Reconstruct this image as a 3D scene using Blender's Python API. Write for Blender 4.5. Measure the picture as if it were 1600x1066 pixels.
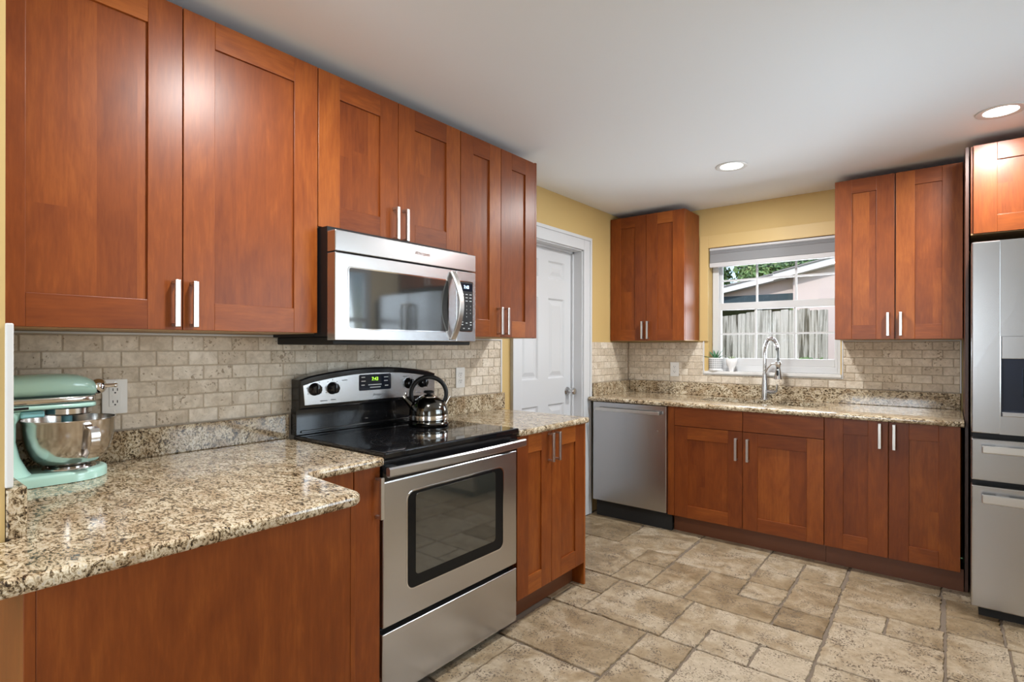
import bpy, bmesh, math, random
from mathutils import Vector, Matrix
random.seed(7)
for o in list(bpy.data.objects): bpy.data.objects.remove(o, do_unlink=True)
S = bpy.context.scene
COL = S.collection

# ------------------------------------------------------------------ camera
cam = bpy.data.cameras.new('camera'); cam_o = bpy.data.objects.new('camera', cam); COL.objects.link(cam_o)
cam.sensor_width = 36.0; cam.lens = 36.0*855.37/1600.0
cam.shift_y = (541.74-533.0)/1600.0
cam.clip_start = 0.02
cam_o.location = (2.2024, -0.3485, 1.2997)
cam_o.rotation_euler = (math.pi/2, math.radians(-0.09), math.radians(38.6415))
S.camera = cam_o
S.view_settings.view_transform = 'Standard'
S.view_settings.look = 'None'
S.view_settings.gamma = 1.0
S.view_settings.use_curve_mapping = False
S.view_settings.exposure = 0.27
S.cycles.max_bounces = 8
S.cycles.diffuse_bounces = 5
S.cycles.glossy_bounces = 5
S.cycles.transparent_max_bounces = 12
S.cycles.sample_clamp_indirect = 6.0
S.cycles.caustics_reflective = False
S.cycles.caustics_refractive = False
S.cycles.use_denoising = True

# ------------------------------------------------------------------ world, sun, daylight
W = bpy.data.worlds.new('world'); S.world = W; W.use_nodes = True
wn = W.node_tree.nodes; wl = W.node_tree.links
bg = wn['Background']
sky = wn.new('ShaderNodeTexSky'); sky.sky_type = 'NISHITA'; sky.sun_disc = False
sky.sun_elevation = math.radians(50); sky.sun_rotation = math.radians(200); sky.altitude = 10
wl.new(sky.outputs['Color'], bg.inputs['Color']); bg.inputs['Strength'].default_value = 0.22
def light(name, typ, loc, energy, color=(1, 1, 1), rot=(0, 0, 0), **kw):
    d = bpy.data.lights.new(name, typ); d.energy = energy; d.color = color
    for k, v in kw.items(): setattr(d, k, v)
    o = bpy.data.objects.new(name, d); COL.objects.link(o); o.location = loc; o.rotation_euler = rot
    return o
light('sun', 'SUN', (0, -5, 8), 2.2, (1.0, 0.97, 0.92), (math.radians(52), 0, math.radians(-20)), angle=0.03)
# daylight by the side and sink windows; front and patio fills are added
light('side_window_daylight', 'AREA', (3.53, 2.28, 1.50), 40, (0.76, 0.89, 1.0), (0, math.radians(102), 0), shape='RECTANGLE', size=1.1, size_y=1.56)
light('front_fill_light', 'AREA', (1.30, -3.50, 1.45), 70, (0.82, 0.91, 1.0), (math.radians(114), 0, 0), shape='RECTANGLE', size=1.15, size_y=1.1)  # added fill from behind the camera, its window is made up
light('patio_fill_light', 'AREA', (3.62, -1.65, 1.10), 55, (0.82, 0.91, 1.0), (0, math.radians(108), 0), shape='RECTANGLE', size=2.0, size_y=2.0)  # added fill from the right, its patio door is made up
light('sink_window_daylight', 'AREA', (1.16, 4.50, 1.50), 22, (0.86, 0.93, 1.0), (math.radians(-115), 0, 0), shape='RECTANGLE', size=0.9, size_y=0.9)
CAN_POWER = 20.0

# ------------------------------------------------------------------ materials
def mat(name):
    m = bpy.data.materials.new(name); m.use_nodes = True
    return m, m.node_tree.nodes, m.node_tree.links, m.node_tree.nodes['Principled BSDF']
def simple(name, col, rough=0.5, metal=0.0, **kw):
    m, n, l, b = mat(name)
    b.inputs['Base Color'].default_value = (*col, 1); b.inputs['Roughness'].default_value = rough
    b.inputs['Metallic'].default_value = metal
    for k, v in kw.items(): b.inputs[k].default_value = v
    return m
def ramp(n, stops, interp='LINEAR'):
    r = n.new('ShaderNodeValToRGB'); r.color_ramp.interpolation = interp
    e = r.color_ramp.elements
    while len(e) < len(stops): e.new(0.5)
    for i, (p, c) in enumerate(stops):
        e[i].position = p; e[i].color = (*c, 1) if len(c) == 3 else c
    return r
def mixc(n, l, fac, a, b, blend='MIX'):
    x = n.new('ShaderNodeMix'); x.data_type = 'RGBA'; x.blend_type = blend
    def put(s, v):
        if hasattr(v, 'links'): l.new(v, s)
        elif isinstance(v, (int, float)): s.default_value = v
        else: s.default_value = (*v, 1)
    put(x.inputs[0], fac); put(x.inputs[6], a); put(x.inputs[7], b)
    return x.outputs[2]
def math_n(n, l, op, a, b=None):
    x = n.new('ShaderNodeMath'); x.operation = op
    for i, v in enumerate((a, b)):
        if v is None: continue
        if hasattr(v, 'links'): l.new(v, x.inputs[i])
        else: x.inputs[i].default_value = v
    return x.outputs[0]
def noise(n, l, vec, scale, detail=4, rough=0.55, dist=0.0):
    x = n.new('ShaderNodeTexNoise'); x.inputs['Scale'].default_value = scale; x.inputs['Detail'].default_value = detail
    x.inputs['Roughness'].default_value = rough; x.inputs['Distortion'].default_value = dist
    if vec is not None: l.new(vec, x.inputs['Vector'])
    return x.outputs['Fac']
def tone_coords(n, l, scale=(1, 1, 1), rnd=True):
    """object coordinates shifted by the per-piece 'tone' attribute so neighbouring boards never share a grain"""
    tc = n.new('ShaderNodeTexCoord'); at = n.new('ShaderNodeAttribute'); at.attribute_name = 'tone'
    off = n.new('ShaderNodeVectorMath'); off.operation = 'SCALE'; off.inputs[0].default_value = (37.0, 53.0, 71.0)
    t = at.outputs['Fac']
    if rnd:
        oi = n.new('ShaderNodeObjectInfo'); t2 = math_n(n, l, 'ADD', t, oi.outputs['Random'])
    else: t2 = t
    l.new(t2, off.inputs['Scale'])
    ad = n.new('ShaderNodeVectorMath'); l.new(tc.outputs['Object'], ad.inputs[0]); l.new(off.outputs[0], ad.inputs[1])
    mp = n.new('ShaderNodeMapping'); mp.inputs['Scale'].default_value = scale; l.new(ad.outputs[0], mp.inputs['Vector'])
    return mp.outputs['Vector'], t, ad.outputs[0]
def bump(n, l, b, h, strength=0.2, dist=0.002):
    x = n.new('ShaderNodeBump'); x.inputs['Strength'].default_value = strength; x.inputs['Distance'].default_value = dist
    l.new(h, x.inputs['Height']); l.new(x.outputs['Normal'], b.inputs['Normal'])

WOOD_DARK, WOOD_MID, WOOD_LIGHT = (0.126, 0.0262, 0.0050), (0.208, 0.049, 0.0080), (0.338, 0.097, 0.0155)
def wood(name, scale):
    m, n, l, b = mat(name)
    v, t, raw = tone_coords(n, l, scale)
    fine = noise(n, l, v, 16.0, 6, 0.68, 0.3)
    mp = n.new('ShaderNodeMapping'); mp.inputs['Scale'].default_value = tuple(s*0.22+0.55 for s in scale); l.new(raw, mp.inputs['Vector'])
    flame = noise(n, l, mp.outputs['Vector'], 4.0, 3, 0.5, 1.8)
    f = math_n(n, l, 'ADD', math_n(n, l, 'MULTIPLY', fine, 0.26), math_n(n, l, 'MULTIPLY', flame, 0.26))
    f = math_n(n, l, 'ADD', f, math_n(n, l, 'MULTIPLY', math_n(n, l, 'SUBTRACT', t, 0.5), 0.20))
    r = ramp(n, [(0.10, WOOD_DARK), (0.26, WOOD_MID), (0.43, WOOD_LIGHT)]); l.new(f, r.inputs[0])
    l.new(r.outputs[0], b.inputs['Base Color'])
    b.inputs['Roughness'].default_value = 0.36; b.inputs['Specular IOR Level'].default_value = 0.34
    bump(n, l, b, fine, 0.04, 0.001)
    return m
M = {}
M['wood_v'] = wood('stained_maple_vertical', (7, 7, 0.7))
M['wood_h'] = wood('stained_maple_horizontal', (0.7, 0.7, 7))
M['wood_under'] = simple('tan_cabinet_underside', (0.42, 0.25, 0.11), 0.5)
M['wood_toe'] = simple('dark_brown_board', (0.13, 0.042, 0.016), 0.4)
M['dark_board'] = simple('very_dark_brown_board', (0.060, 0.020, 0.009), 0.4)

def granite():
    m, n, l, b = mat('granite')
    tc = n.new('ShaderNodeTexCoord')
    mp = n.new('ShaderNodeMapping'); mp.inputs['Rotation'].default_value = (0.3, 0.5, 0.9); mp.inputs['Scale'].default_value = (1.0, 1.9, 1.5)
    l.new(tc.outputs['Object'], mp.inputs['Vector'])
    v = mp.outputs['Vector']
    n1 = noise(n, l, v, 32, 8, 0.66, 1.9)
    n2 = noise(n, l, v, 105, 5, 0.65, 0.8)
    n3 = noise(n, l, v, 9, 3, 0.5, 0.8)
    f = math_n(n, l, 'ADD', math_n(n, l, 'MULTIPLY', n1, 0.62), math_n(n, l, 'MULTIPLY', n2, 0.38))
    r = ramp(n, [(0.385, (0.016, 0.011, 0.009)), (0.425, (0.052, 0.036, 0.024)), (0.463, (0.225, 0.165, 0.098)), (0.505, (0.52, 0.435, 0.30)), (0.56, (0.73, 0.665, 0.53)), (0.63, (0.46, 0.435, 0.41))])
    l.new(f, r.inputs[0])
    r3 = ramp(n, [(0.36, (0.66, 0.55, 0.44)), (0.60, (1.0, 0.97, 0.92))]); l.new(n3, r3.inputs[0])
    c = mixc(n, l, 0.9, r.outputs[0], r3.outputs[0], 'MULTIPLY')
    vo = n.new('ShaderNodeTexVoronoi'); vo.inputs['Scale'].default_value = 46; l.new(v, vo.inputs['Vector'])
    dots = ramp(n, [(0.13, (1, 1, 1)), (0.24, (0, 0, 0))]); l.new(vo.outputs['Distance'], dots.inputs[0])
    gate = ramp(n, [(0.52, (0, 0, 0)), (0.60, (1, 1, 1))]); l.new(noise(n, l, v, 16, 2), gate.inputs[0])
    df = mixc(n, l, 1.0, dots.outputs[0], gate.outputs[0], 'MULTIPLY')
    c = mixc(n, l, df, c, (0.02, 0.014, 0.011))
    l.new(c, b.inputs['Base Color'])
    b.inputs['Roughness'].default_value = 0.10; b.inputs['Specular IOR Level'].default_value = 0.5
    return m
M['granite'] = granite()

def travertine(name, c0, c1, c2, pit_scale, pit_lo, pit_col, rough, bstr, tone_amp, stretch=(1, 1, 1), spec=0.4):
    m, n, l, b = mat(name)
    v, t, raw = tone_coords(n, l, stretch, rnd=False)
    big = noise(n, l, v, 6, 5, 0.6, 0.8)
    r = ramp(n, [(0.30, c0), (0.50, c1), (0.70, c2)])
    l.new(math_n(n, l, 'ADD', big, math_n(n, l, 'MULTIPLY', math_n(n, l, 'SUBTRACT', t, 0.5), tone_amp)), r.inputs[0])
    p = noise(n, l, v, pit_scale, 3, 0.55, 0.3)
    clus = noise(n, l, v, pit_scale*0.10, 2, 0.5)
    pf = math_n(n, l, 'ADD', p, math_n(n, l, 'MULTIPLY', math_n(n, l, 'SUBTRACT', clus, 0.5), 0.45))
    pr = ramp(n, [(pit_lo, (0, 0, 0)), (pit_lo+0.05, (1, 1, 1))]); l.new(pf, pr.inputs[0])
    mot = ramp(n, [(0.35, (0.80, 0.77, 0.73)), (0.6, (1.06, 1.05, 1.04))]); l.new(noise(n, l, v, 34, 6, 0.7, 0.5), mot.inputs[0])
    c = mixc(n, l, 1.0, r.outputs[0], mot.outputs[0], 'MULTIPLY')
    c = mixc(n, l, pr.outputs[0], c, pit_col)
    l.new(c, b.inputs['Base Color'])
    b.inputs['Roughness'].default_value = rough; b.inputs['Specular IOR Level'].default_value = spec
    h = math_n(n, l, 'SUBTRACT', math_n(n, l, 'MULTIPLY', big, 0.4), pr.outputs[0])
    bump(n, l, b, h, bstr, 0.002)
    return m
M['floor_tile'] = travertine('travertine_floor', (0.225, 0.160, 0.090), (0.355, 0.272, 0.172), (0.50, 0.42, 0.31), 125, 0.585, (0.15, 0.112, 0.075), 0.36, 0.5, 0.45)
M['grout'] = simple('floor_grout', (0.20, 0.155, 0.115), 0.9)
M['wall_tile'] = travertine('tumbled_travertine', (0.57, 0.49, 0.385), (0.67, 0.59, 0.48), (0.75, 0.685, 0.585), 85, 0.64, (0.34, 0.27, 0.19), 0.55, 0.35, 0.28)
M['wall_grout'] = simple('tile_grout', (0.46, 0.385, 0.295), 0.9)
def paint(name, col, rough=0.6, sc=260, st=0.06):
    m, n, l, b = mat(name)
    b.inputs['Base Color'].default_value = (*col, 1); b.inputs['Roughness'].default_value = rough; b.inputs['Specular IOR Level'].default_value = 0.3
    tc = n.new('ShaderNodeTexCoord'); bump(n, l, b, noise(n, l, tc.outputs['Object'], sc, 3), st, 0.001)
    return m
M['yellow'] = paint('mustard_wall_paint', (0.58, 0.41, 0.170))
M['ceiling'] = paint('white_ceiling_paint', (0.85, 0.895, 0.94), 0.8)
M['casing_yellow'] = paint('mustard_casing_lit', (0.60, 0.43, 0.185), 0.45)  # same paint as the wall, lightened for the light on the casing
M['white'] = paint('white_semigloss_paint', (0.60, 0.61, 0.625), 0.35, 60, 0.02)
M['far_wall'] = paint('darkened_wall_paint', (0.30, 0.26, 0.205))  # unseen wall darkened so the refrigerator reflects a dim room
M['plain_wall'] = paint('pale_wall_paint', (0.66, 0.56, 0.38))
def steel(name, col, rough, stretch, aniso=0.0, st=0.0):
    m, n, l, b = mat(name)
    tc = n.new('ShaderNodeTexCoord'); mp = n.new('ShaderNodeMapping'); mp.inputs['Scale'].default_value = stretch
    l.new(tc.outputs['Object'], mp.inputs['Vector'])
    f = noise(n, l, mp.outputs['Vector'], 1.0, 3, 0.6)
    b.inputs['Base Color'].default_value = (*col, 1); b.inputs['Metallic'].default_value = 1.0
    rr = ramp(n, [(0.3, (rough*0.985,)*3), (0.7, (rough*1.015,)*3)]); l.new(f, rr.inputs[0]); l.new(rr.outputs[0], b.inputs['Roughness'])
    if st: bump(n, l, b, f, st, 0.001)
    return m
M['steel_h'] = steel('brushed_steel_horizontal', (0.55, 0.55, 0.56), 0.26, (8, 8, 900))
M['steel_v'] = steel('brushed_steel_vertical', (0.50, 0.50, 0.505), 0.26, (900, 900, 8))
M['nickel'] = steel('brushed_nickel', (0.62, 0.60, 0.57), 0.32, (300, 300, 300), st=0)
M['chrome'] = simple('chrome', (0.75, 0.75, 0.76), 0.08, 1.0)
M['satin_steel'] = simple('satin_steel', (0.58, 0.58, 0.58), 0.22, 1.0)
M['bowl_steel'] = simple('polished_bowl_steel', (0.62, 0.59, 0.56), 0.17, 1.0)
M['dark_steel'] = simple('dark_polished_steel', (0.125, 0.122, 0.112), 0.13, 1.0)
M['black_gloss'] = simple('black_enamel', (0.010, 0.010, 0.011), 0.10)
M['black_glass'] = simple('black_ceramic_glass', (0.008, 0.008, 0.009), 0.045, **{'Specular IOR Level': 0.6})
M['black_plastic'] = simple('black_plastic', (0.012, 0.012, 0.013), 0.42, **{'Specular IOR Level': 0.3})
M['black_matt'] = simple('matt_black', (0.012, 0.012, 0.012), 0.7)
M['oven_glass'] = simple('tinted_oven_glass', (0.035, 0.036, 0.030), 0.05, **{'Specular IOR Level': 1.0, 'Coat Weight': 0.6, 'Coat Roughness': 0.03})
M['micro_glass'] = simple('tinted_microwave_glass', (0.022, 0.024, 0.024), 0.06, **{'Specular IOR Level': 1.0, 'Coat Weight': 0.5, 'Coat Roughness': 0.03})
M['black_trim'] = simple('black_window_surround', (0.008, 0.008, 0.008), 0.25, **{'Specular IOR Level': 0.15})
M['ring'] = simple('burner_ring_print', (0.05, 0.05, 0.052), 0.15)
M['aqua'] = simple('aqua_enamel', (0.44, 0.71, 0.63), 0.18, **{'Coat Weight': 0.5, 'Coat Roughness': 0.05})
M['aqua_blue'] = simple('pale_blue_plastic', (0.24, 0.55, 0.60), 0.35)
M['plastic_white'] = simple('white_plastic', (0.80, 0.79, 0.76), 0.35)
M['slot'] = simple('outlet_slot', (0.02, 0.02, 0.02), 0.6)
M['trim_white'] = simple('white_edge_trim', (0.64, 0.64, 0.63), 0.4)
M['vinyl'] = simple('white_vinyl', (0.60, 0.61, 0.62), 0.35)
M['marble'] = paint('white_marble', (0.76, 0.75, 0.73), 0.2, 12, 0.0)
M['ink'] = simple('dark_grey_print', (0.05, 0.05, 0.055), 0.5)
M['ink_light'] = simple('light_grey_print', (0.62, 0.64, 0.66), 0.5)
M['display'] = simple('display_glass', (0.012, 0.016, 0.026), 0.08)
M['cavity'] = simple('dispenser_cavity', (0.10, 0.125, 0.19), 0.16, 1.0)
M['leaf'] = simple('succulent_leaf', (0.055, 0.17, 0.075), 0.45)
M['leaf_pale'] = simple('pale_succulent_leaf', (0.34, 0.42, 0.27), 0.5)
M['ceramic'] = simple('white_ceramic', (0.80, 0.80, 0.80), 0.25)
M['pot_grid'] = simple('grey_pot_squares', (0.17, 0.18, 0.19), 0.5)
M['soil'] = simple('soil', (0.05, 0.035, 0.022), 0.9)
M['blind'] = simple('grey_shade_fabric', (0.24, 0.245, 0.255), 0.8)
M['blind_rail'] = simple('white_shade_rail', (0.55, 0.55, 0.56), 0.5)
def emit(name, col, s):
    m, n, l, b = mat(name); b.inputs['Base Color'].default_value = (*col, 1)
    b.inputs['Emission Color'].default_value = (*col, 1); b.inputs['Emission Strength'].default_value = s
    return m
M['led_green'] = emit('green_display_digits', (0.45, 1.0, 0.05), 1.6)
M['led_blue'] = emit('blue_display_digits', (0.55, 0.75, 1.0), 3.0)
M['lamp'] = emit('lamp_diffuser', (1.0, 0.97, 0.92), 9.0)
def glass():
    m, n, l, b = mat('window_glass')
    out = n['Material Output']; tr = n.new('ShaderNodeBsdfTransparent'); gl = n.new('ShaderNodeBsdfGlossy'); gl.inputs['Roughness'].default_value = 0.02
    fr = n.new('ShaderNodeFresnel'); fr.inputs['IOR'].default_value = 1.4
    mx = n.new('ShaderNodeMixShader'); l.new(fr.outputs[0], mx.inputs[0]); l.new(tr.outputs[0], mx.inputs[1]); l.new(gl.outputs[0], mx.inputs[2])
    n.remove(b); l.new(mx.outputs[0], out.inputs['Surface'])
    return m
M['glass'] = glass()
def streaky(name, stops, scale, nscale=3.0):
    m, n, l, b = mat(name); v, t, raw = tone_coords(n, l, scale, rnd=False)
    r = ramp(n, stops); l.new(math_n(n, l, 'ADD', noise(n, l, v, nscale, 5, 0.6, 0.5), math_n(n, l, 'MULTIPLY', math_n(n, l, 'SUBTRACT', t, 0.5), 0.18)), r.inputs[0])
    l.new(r.outputs[0], b.inputs['Base Color']); b.inputs['Roughness'].default_value = 0.85
    return m
M['fence'] = streaky('weathered_fence_wood', [(0.33, (0.09, 0.085, 0.065)), (0.44, (0.36, 0.35, 0.31)), (0.60, (0.58, 0.565, 0.52))], (14, 14, 0.7))
M['stucco'] = paint('pink_stucco', (0.70, 0.595, 0.555), 0.9, 60, 0.2)
M['fascia'] = simple('white_fascia', (0.82, 0.81, 0.80), 0.6)
M['roof'] = simple('grey_shingle', (0.32, 0.31, 0.31), 0.9)
M['porch_dark'] = simple('dark_teal_porch_beam', (0.020, 0.055, 0.075), 0.6)
M['lawn'] = streaky('lawn_grass', [(0.3, (0.05, 0.10, 0.02)), (0.7, (0.13, 0.22, 0.05))], (1, 1, 1), 8)
M['foliage'] = streaky('tree_leaves', [(0.3, (0.07, 0.17, 0.07)), (0.55, (0.22, 0.36, 0.13)), (0.8, (0.55, 0.58, 0.26))], (1, 1, 1), 1.2)
M['bark'] = simple('bark', (0.12, 0.09, 0.06), 0.9)

# ------------------------------------------------------------------ mesh builder
LOC = {}
class MB:
    def __init__(self): self.V, self.F, self.MI, self.T, self.SM = [], [], [], [], []
    def add(self, verts, faces, mi=0, tone=None, smooth=False):
        o = len(self.V); tone = random.random() if tone is None else tone
        self.V += [tuple(v) for v in verts]
        for f in faces:
            self.F.append(tuple(i+o for i in f)); self.MI.append(mi); self.T.append(tone); self.SM.append(smooth)
        return self
    def bm(self, b, mi=0, tone=None, smooth=False, mtx=None):
        if mtx is not None: b.transform(mtx)
        b.verts.index_update()
        self.add([v.co[:] for v in b.verts], [[v.index for v in f.verts] for f in b.faces], mi, tone, smooth); b.free()
        return self
    def box(self, x0, x1, y0, y1, z0, z1, bev=0.0, mi=0, tone=None, seg=2):
        x0, x1 = min(x0, x1), max(x0, x1); y0, y1 = min(y0, y1), max(y0, y1); z0, z1 = min(z0, z1), max(z0, z1)
        b = bmesh.new()
        bmesh.ops.create_cube(b, size=1, matrix=Matrix.Translation(((x0+x1)/2, (y0+y1)/2, (z0+z1)/2)) @ Matrix.Diagonal((x1-x0, y1-y0, z1-z0, 1)))
        if bev > 0:
            bev = min(bev, 0.45*min(x1-x0, y1-y0, z1-z0))
            bmesh.ops.bevel(b, geom=list(b.edges), offset=bev, segments=seg, profile=0.5, affect='EDGES')
        return self.bm(b, mi, tone)
    def prism(self, poly, lo, hi, axis='z', bev=0.0, seg=3, mi=0, tone=None, both=True, smooth=False):
        """poly: 2d outline; axis z: (x,y), axis x: (y,z), axis y: (x,z)"""
        def P(p, h): return {'z': (p[0], p[1], h), 'x': (h, p[0], p[1]), 'y': (p[0], h, p[1])}[axis]
        b = bmesh.new(); k = len(poly)
        lov = [b.verts.new(P(p, lo)) for p in poly]; hiv = [b.verts.new(P(p, hi)) for p in poly]
        b.faces.new(lov[::-1]); b.faces.new(hiv)
        for i in range(k): b.faces.new((lov[i], lov[(i+1) % k], hiv[(i+1) % k], hiv[i]))
        bmesh.ops.recalc_face_normals(b, faces=list(b.faces))
        if bev > 0:
            his, los = set(hiv), set(lov)
            ed = [e for e in b.edges if (e.verts[0] in his and e.verts[1] in his) or (both and e.verts[0] in los and e.verts[1] in los)]
            bmesh.ops.bevel(b, geom=ed, offset=bev, segments=seg, profile=0.5, affect='EDGES')
        return self.bm(b, mi, tone, smooth)
    def ring(self, rings, mi=0, tone=None, smooth=True, cap=True, closed=False):
        """skin a list of equally long vertex rings"""
        k = len(rings[0]); V = [p for r in rings for p in r]; F = []
        m = len(rings)
        for i in range(m if closed else m-1):
            for j in range(k):
                a, b_ = i*k+j, i*k+(j+1) % k; c, d = ((i+1) % m)*k+(j+1) % k, ((i+1) % m)*k+j
                F.append((a, b_, c, d))
        if cap and not closed: F.append(tuple(range(k))[::-1]); F.append(tuple((m-1)*k+j for j in range(k)))
        b = bmesh.new(); vs = [b.verts.new(p) for p in V]
        for f in F:
            try: b.faces.new([vs[i] for i in f])
            except ValueError: pass
        bmesh.ops.recalc_face_normals(b, faces=list(b.faces))
        return self.bm(b, mi, tone, smooth)
    def lathe(self, prof, c=(0, 0, 0), n=32, mi=0, axis=(0, 0, 1), cap=True, tone=None):
        q = Vector((0, 0, 1)).rotation_difference(Vector(axis)); c = Vector(c); R = []
        for r, z in prof:
            R.append([c + q @ Vector((max(r, 1e-5)*math.cos(2*math.pi*j/n), max(r, 1e-5)*math.sin(2*math.pi*j/n), z)) for j in range(n)])
        return self.ring(R, mi, tone, True, cap)
    def cyl(self, p0, p1, r0, r1=None, n=20, mi=0):
        p0, p1 = Vector(p0), Vector(p1); d = p1-p0; r1 = r0 if r1 is None else r1
        return self.lathe([(r0, 0), (r1, d.length)], p0, n, mi, d.normalized())
    def tube(self, pts, r, n=12, mi=0, closed=False):
        pts = [Vector(p) for p in pts]; R = []; k = len(pts); up = None
        for i, p in enumerate(pts):
            a = pts[(i-1) % k] if (closed or i > 0) else p; b_ = pts[(i+1) % k] if (closed or i < k-1) else p
            t = (b_-a).normalized()
            if up is None: up = t.orthogonal().normalized()
            up = (up - t*up.dot(t)).normalized(); s = t.cross(up); rr = r[i] if isinstance(r, (list, tuple)) else r
            R.append([p + (up*math.cos(2*math.pi*j/n) + s*math.sin(2*math.pi*j/n))*rr for j in range(n)])
        return self.ring(R, mi, None, True, True, closed)
    def sweep(self, pts, side, w, th, mi=0):
        """flat bar: rectangle w along 'side', th across"""
        pts = [Vector(p) for p in pts]; side = Vector(side).normalized(); R = []; k = len(pts)
        for i, p in enumerate(pts):
            t = (pts[min(i+1, k-1)]-pts[max(i-1, 0)]).normalized(); nn = t.cross(side).normalized()
            c = 0.25*min(w, th)
            R.append([p + side*a + nn*b_ for a, b_ in ((-w/2+c, -th/2), (w/2-c, -th/2), (w/2, -th/2+c), (w/2, th/2-c), (w/2-c, th/2), (-w/2+c, th/2), (-w/2, th/2-c), (-w/2, -th/2+c))])
        return self.ring(R, mi)
    def sphere(self, c, r, mi=0, sz=1.0, n=20):
        prof = [(r*math.sin(math.pi*i/12), -r*sz*math.cos(math.pi*i/12)) for i in range(13)]
        return self.lathe(prof, c, n, mi, cap=False)
    def build(self, name, mats, parent=None, angle=38):
        if not isinstance(mats, (list, tuple)): mats = [mats]
        me = bpy.data.meshes.new(name); o = bpy.data.objects.new(name, me); COL.objects.link(o)
        base = Vector((0, 0, 0))
        if parent is not None: base = LOC[parent.name]
        LOC[o.name] = base
        me.from_pydata([(v[0]-base.x, v[1]-base.y, v[2]-base.z) for v in self.V], [], self.F)
        for m in mats: me.materials.append(M[m])
        me.polygons.foreach_set('material_index', self.MI); me.polygons.foreach_set('use_smooth', self.SM)
        a = me.attributes.new('tone', 'FLOAT', 'FACE'); a.data.foreach_set('value', self.T)
        me.update()
        if any(self.SM): me.set_sharp_from_angle(angle=math.radians(angle))
        if parent is not None: o.parent = parent
        return o
def thing(name, loc, label=None, cat=None, group=None, kind=None):
    o = bpy.data.objects.new(name, None); COL.objects.link(o); o.location = loc; o.empty_display_size = 0.05
    LOC[o.name] = Vector(loc); tag(o, label, cat, group, kind)
    return o
def tag(o, label=None, cat=None, group=None, kind=None):
    if label: o['label'] = label
    if cat: o['category'] = cat
    if group: o['group'] = group
    if kind: o['kind'] = kind
    return o
def rrect(a0, a1, b0, b1, r, n=6):
    P = []
    for cx, cy, s in ((a1-r, b1-r, 0), (a0+r, b1-r, 1), (a0+r, b0+r, 2), (a1-r, b0+r, 3)):
        for i in range(n+1):
            t = (s+i/n)*math.pi/2; P.append((cx+r*math.cos(t), cy+r*math.sin(t)))
    return P
def text(name, body, mtx, size, m, parent, depth=0.0006, shear=0.0, sx=1.0):
    cu = bpy.data.curves.new(name, 'FONT'); cu.body = body; cu.size = size; cu.extrude = depth; cu.align_x = 'CENTER'; cu.align_y = 'CENTER'; cu.shear = shear; cu.space_character = sx
    t = bpy.data.objects.new(name+'_src', cu); COL.objects.link(t)
    dg = bpy.context.evaluated_depsgraph_get(); me = bpy.data.meshes.new_from_object(t.evaluated_get(dg))
    bpy.data.objects.remove(t); bpy.data.curves.remove(cu)
    o = bpy.data.objects.new(name, me); COL.objects.link(o)
    me.transform(Matrix.Translation(-LOC[parent.name]) @ mtx); me.materials.clear(); me.materials.append(M[m]); me.name = name
    LOC[o.name] = LOC[parent.name]; o.parent = parent
    return o
def on_x(x, y, z):     # text frame lying on a plane facing +x, reading along +y
    return Matrix(((0, 0, 1, x), (1, 0, 0, y), (0, 1, 0, z), (0, 0, 0, 1)))

# ------------------------------------------------------------------ the setting
H = 2.40; YB = 4.03
def struct(name, mb, m, label=None, cat=None):
    o = mb.build(name, m); o['kind'] = 'structure'
    tag(o, label, cat)
    return o
# floor: travertine pavers laid in a random ashlar pattern, on a grout bed
def offset_poly(P, d):
    n = len(P); out = []
    A = sum(P[i][0]*P[(i+1) % n][1]-P[(i+1) % n][0]*P[i][1] for i in range(n)); s = 1 if A > 0 else -1
    for i in range(n):
        p, q, r = P[i-1], P[i], P[(i+1) % n]
        e1 = Vector((q[0]-p[0], q[1]-p[1])).normalized(); e2 = Vector((r[0]-q[0], r[1]-q[1])).normalized()
        n1 = Vector((-e1.y, e1.x))*s; n2 = Vector((-e2.y, e2.x))*s; m_ = n1+n2
        m_ = m_/max(0.35, m_.length_squared)*2*0.5 if m_.length > 1e-6 else n1
        out.append((q[0]+m_.x*d*1.0*(2 if False else 1)*1.0, q[1]+m_.y*d))
    return out
def paver(mb, poly, tone):
    poly = offset_poly(poly, 0.0085)
    P = []
    for i in range(len(poly)):
        a, b = Vector(poly[i]), Vector(poly[(i+1) % len(poly)]); k = max(1, int((b-a).length/0.022))
        for j in range(k):
            q = a.lerp(b, j/k); amp = 0.0055 if random.random() < 0.25 else 0.0022
            P.append((q.x+random.uniform(-amp, amp), q.y+random.uniform(-amp, amp)))
    top = offset_poly(P, 0.0035); n = len(P)
    V = [(x, y, 0.0) for x, y in top]+[(x, y, -0.004) for x, y in P]+[(x, y, -0.014) for x, y in P]
    A = sum(P[i][0]*P[(i+1) % n][1]-P[(i+1) % n][0]*P[i][1] for i in range(n))
    F = [tuple(range(n)) if A > 0 else tuple(range(n))[::-1]]
    for i in range(n):
        j = (i+1) % n
        for o in (0, n):
            f = (o+i, o+n+i, o+n+j, o+j); F.append(f if A > 0 else f[::-1])
    mb.add(V, F, 0, tone)
def R(x0, y0, x1, y1): return [(x0, y0), (x1, y0), (x1, y1), (x0, y1)]
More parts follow.
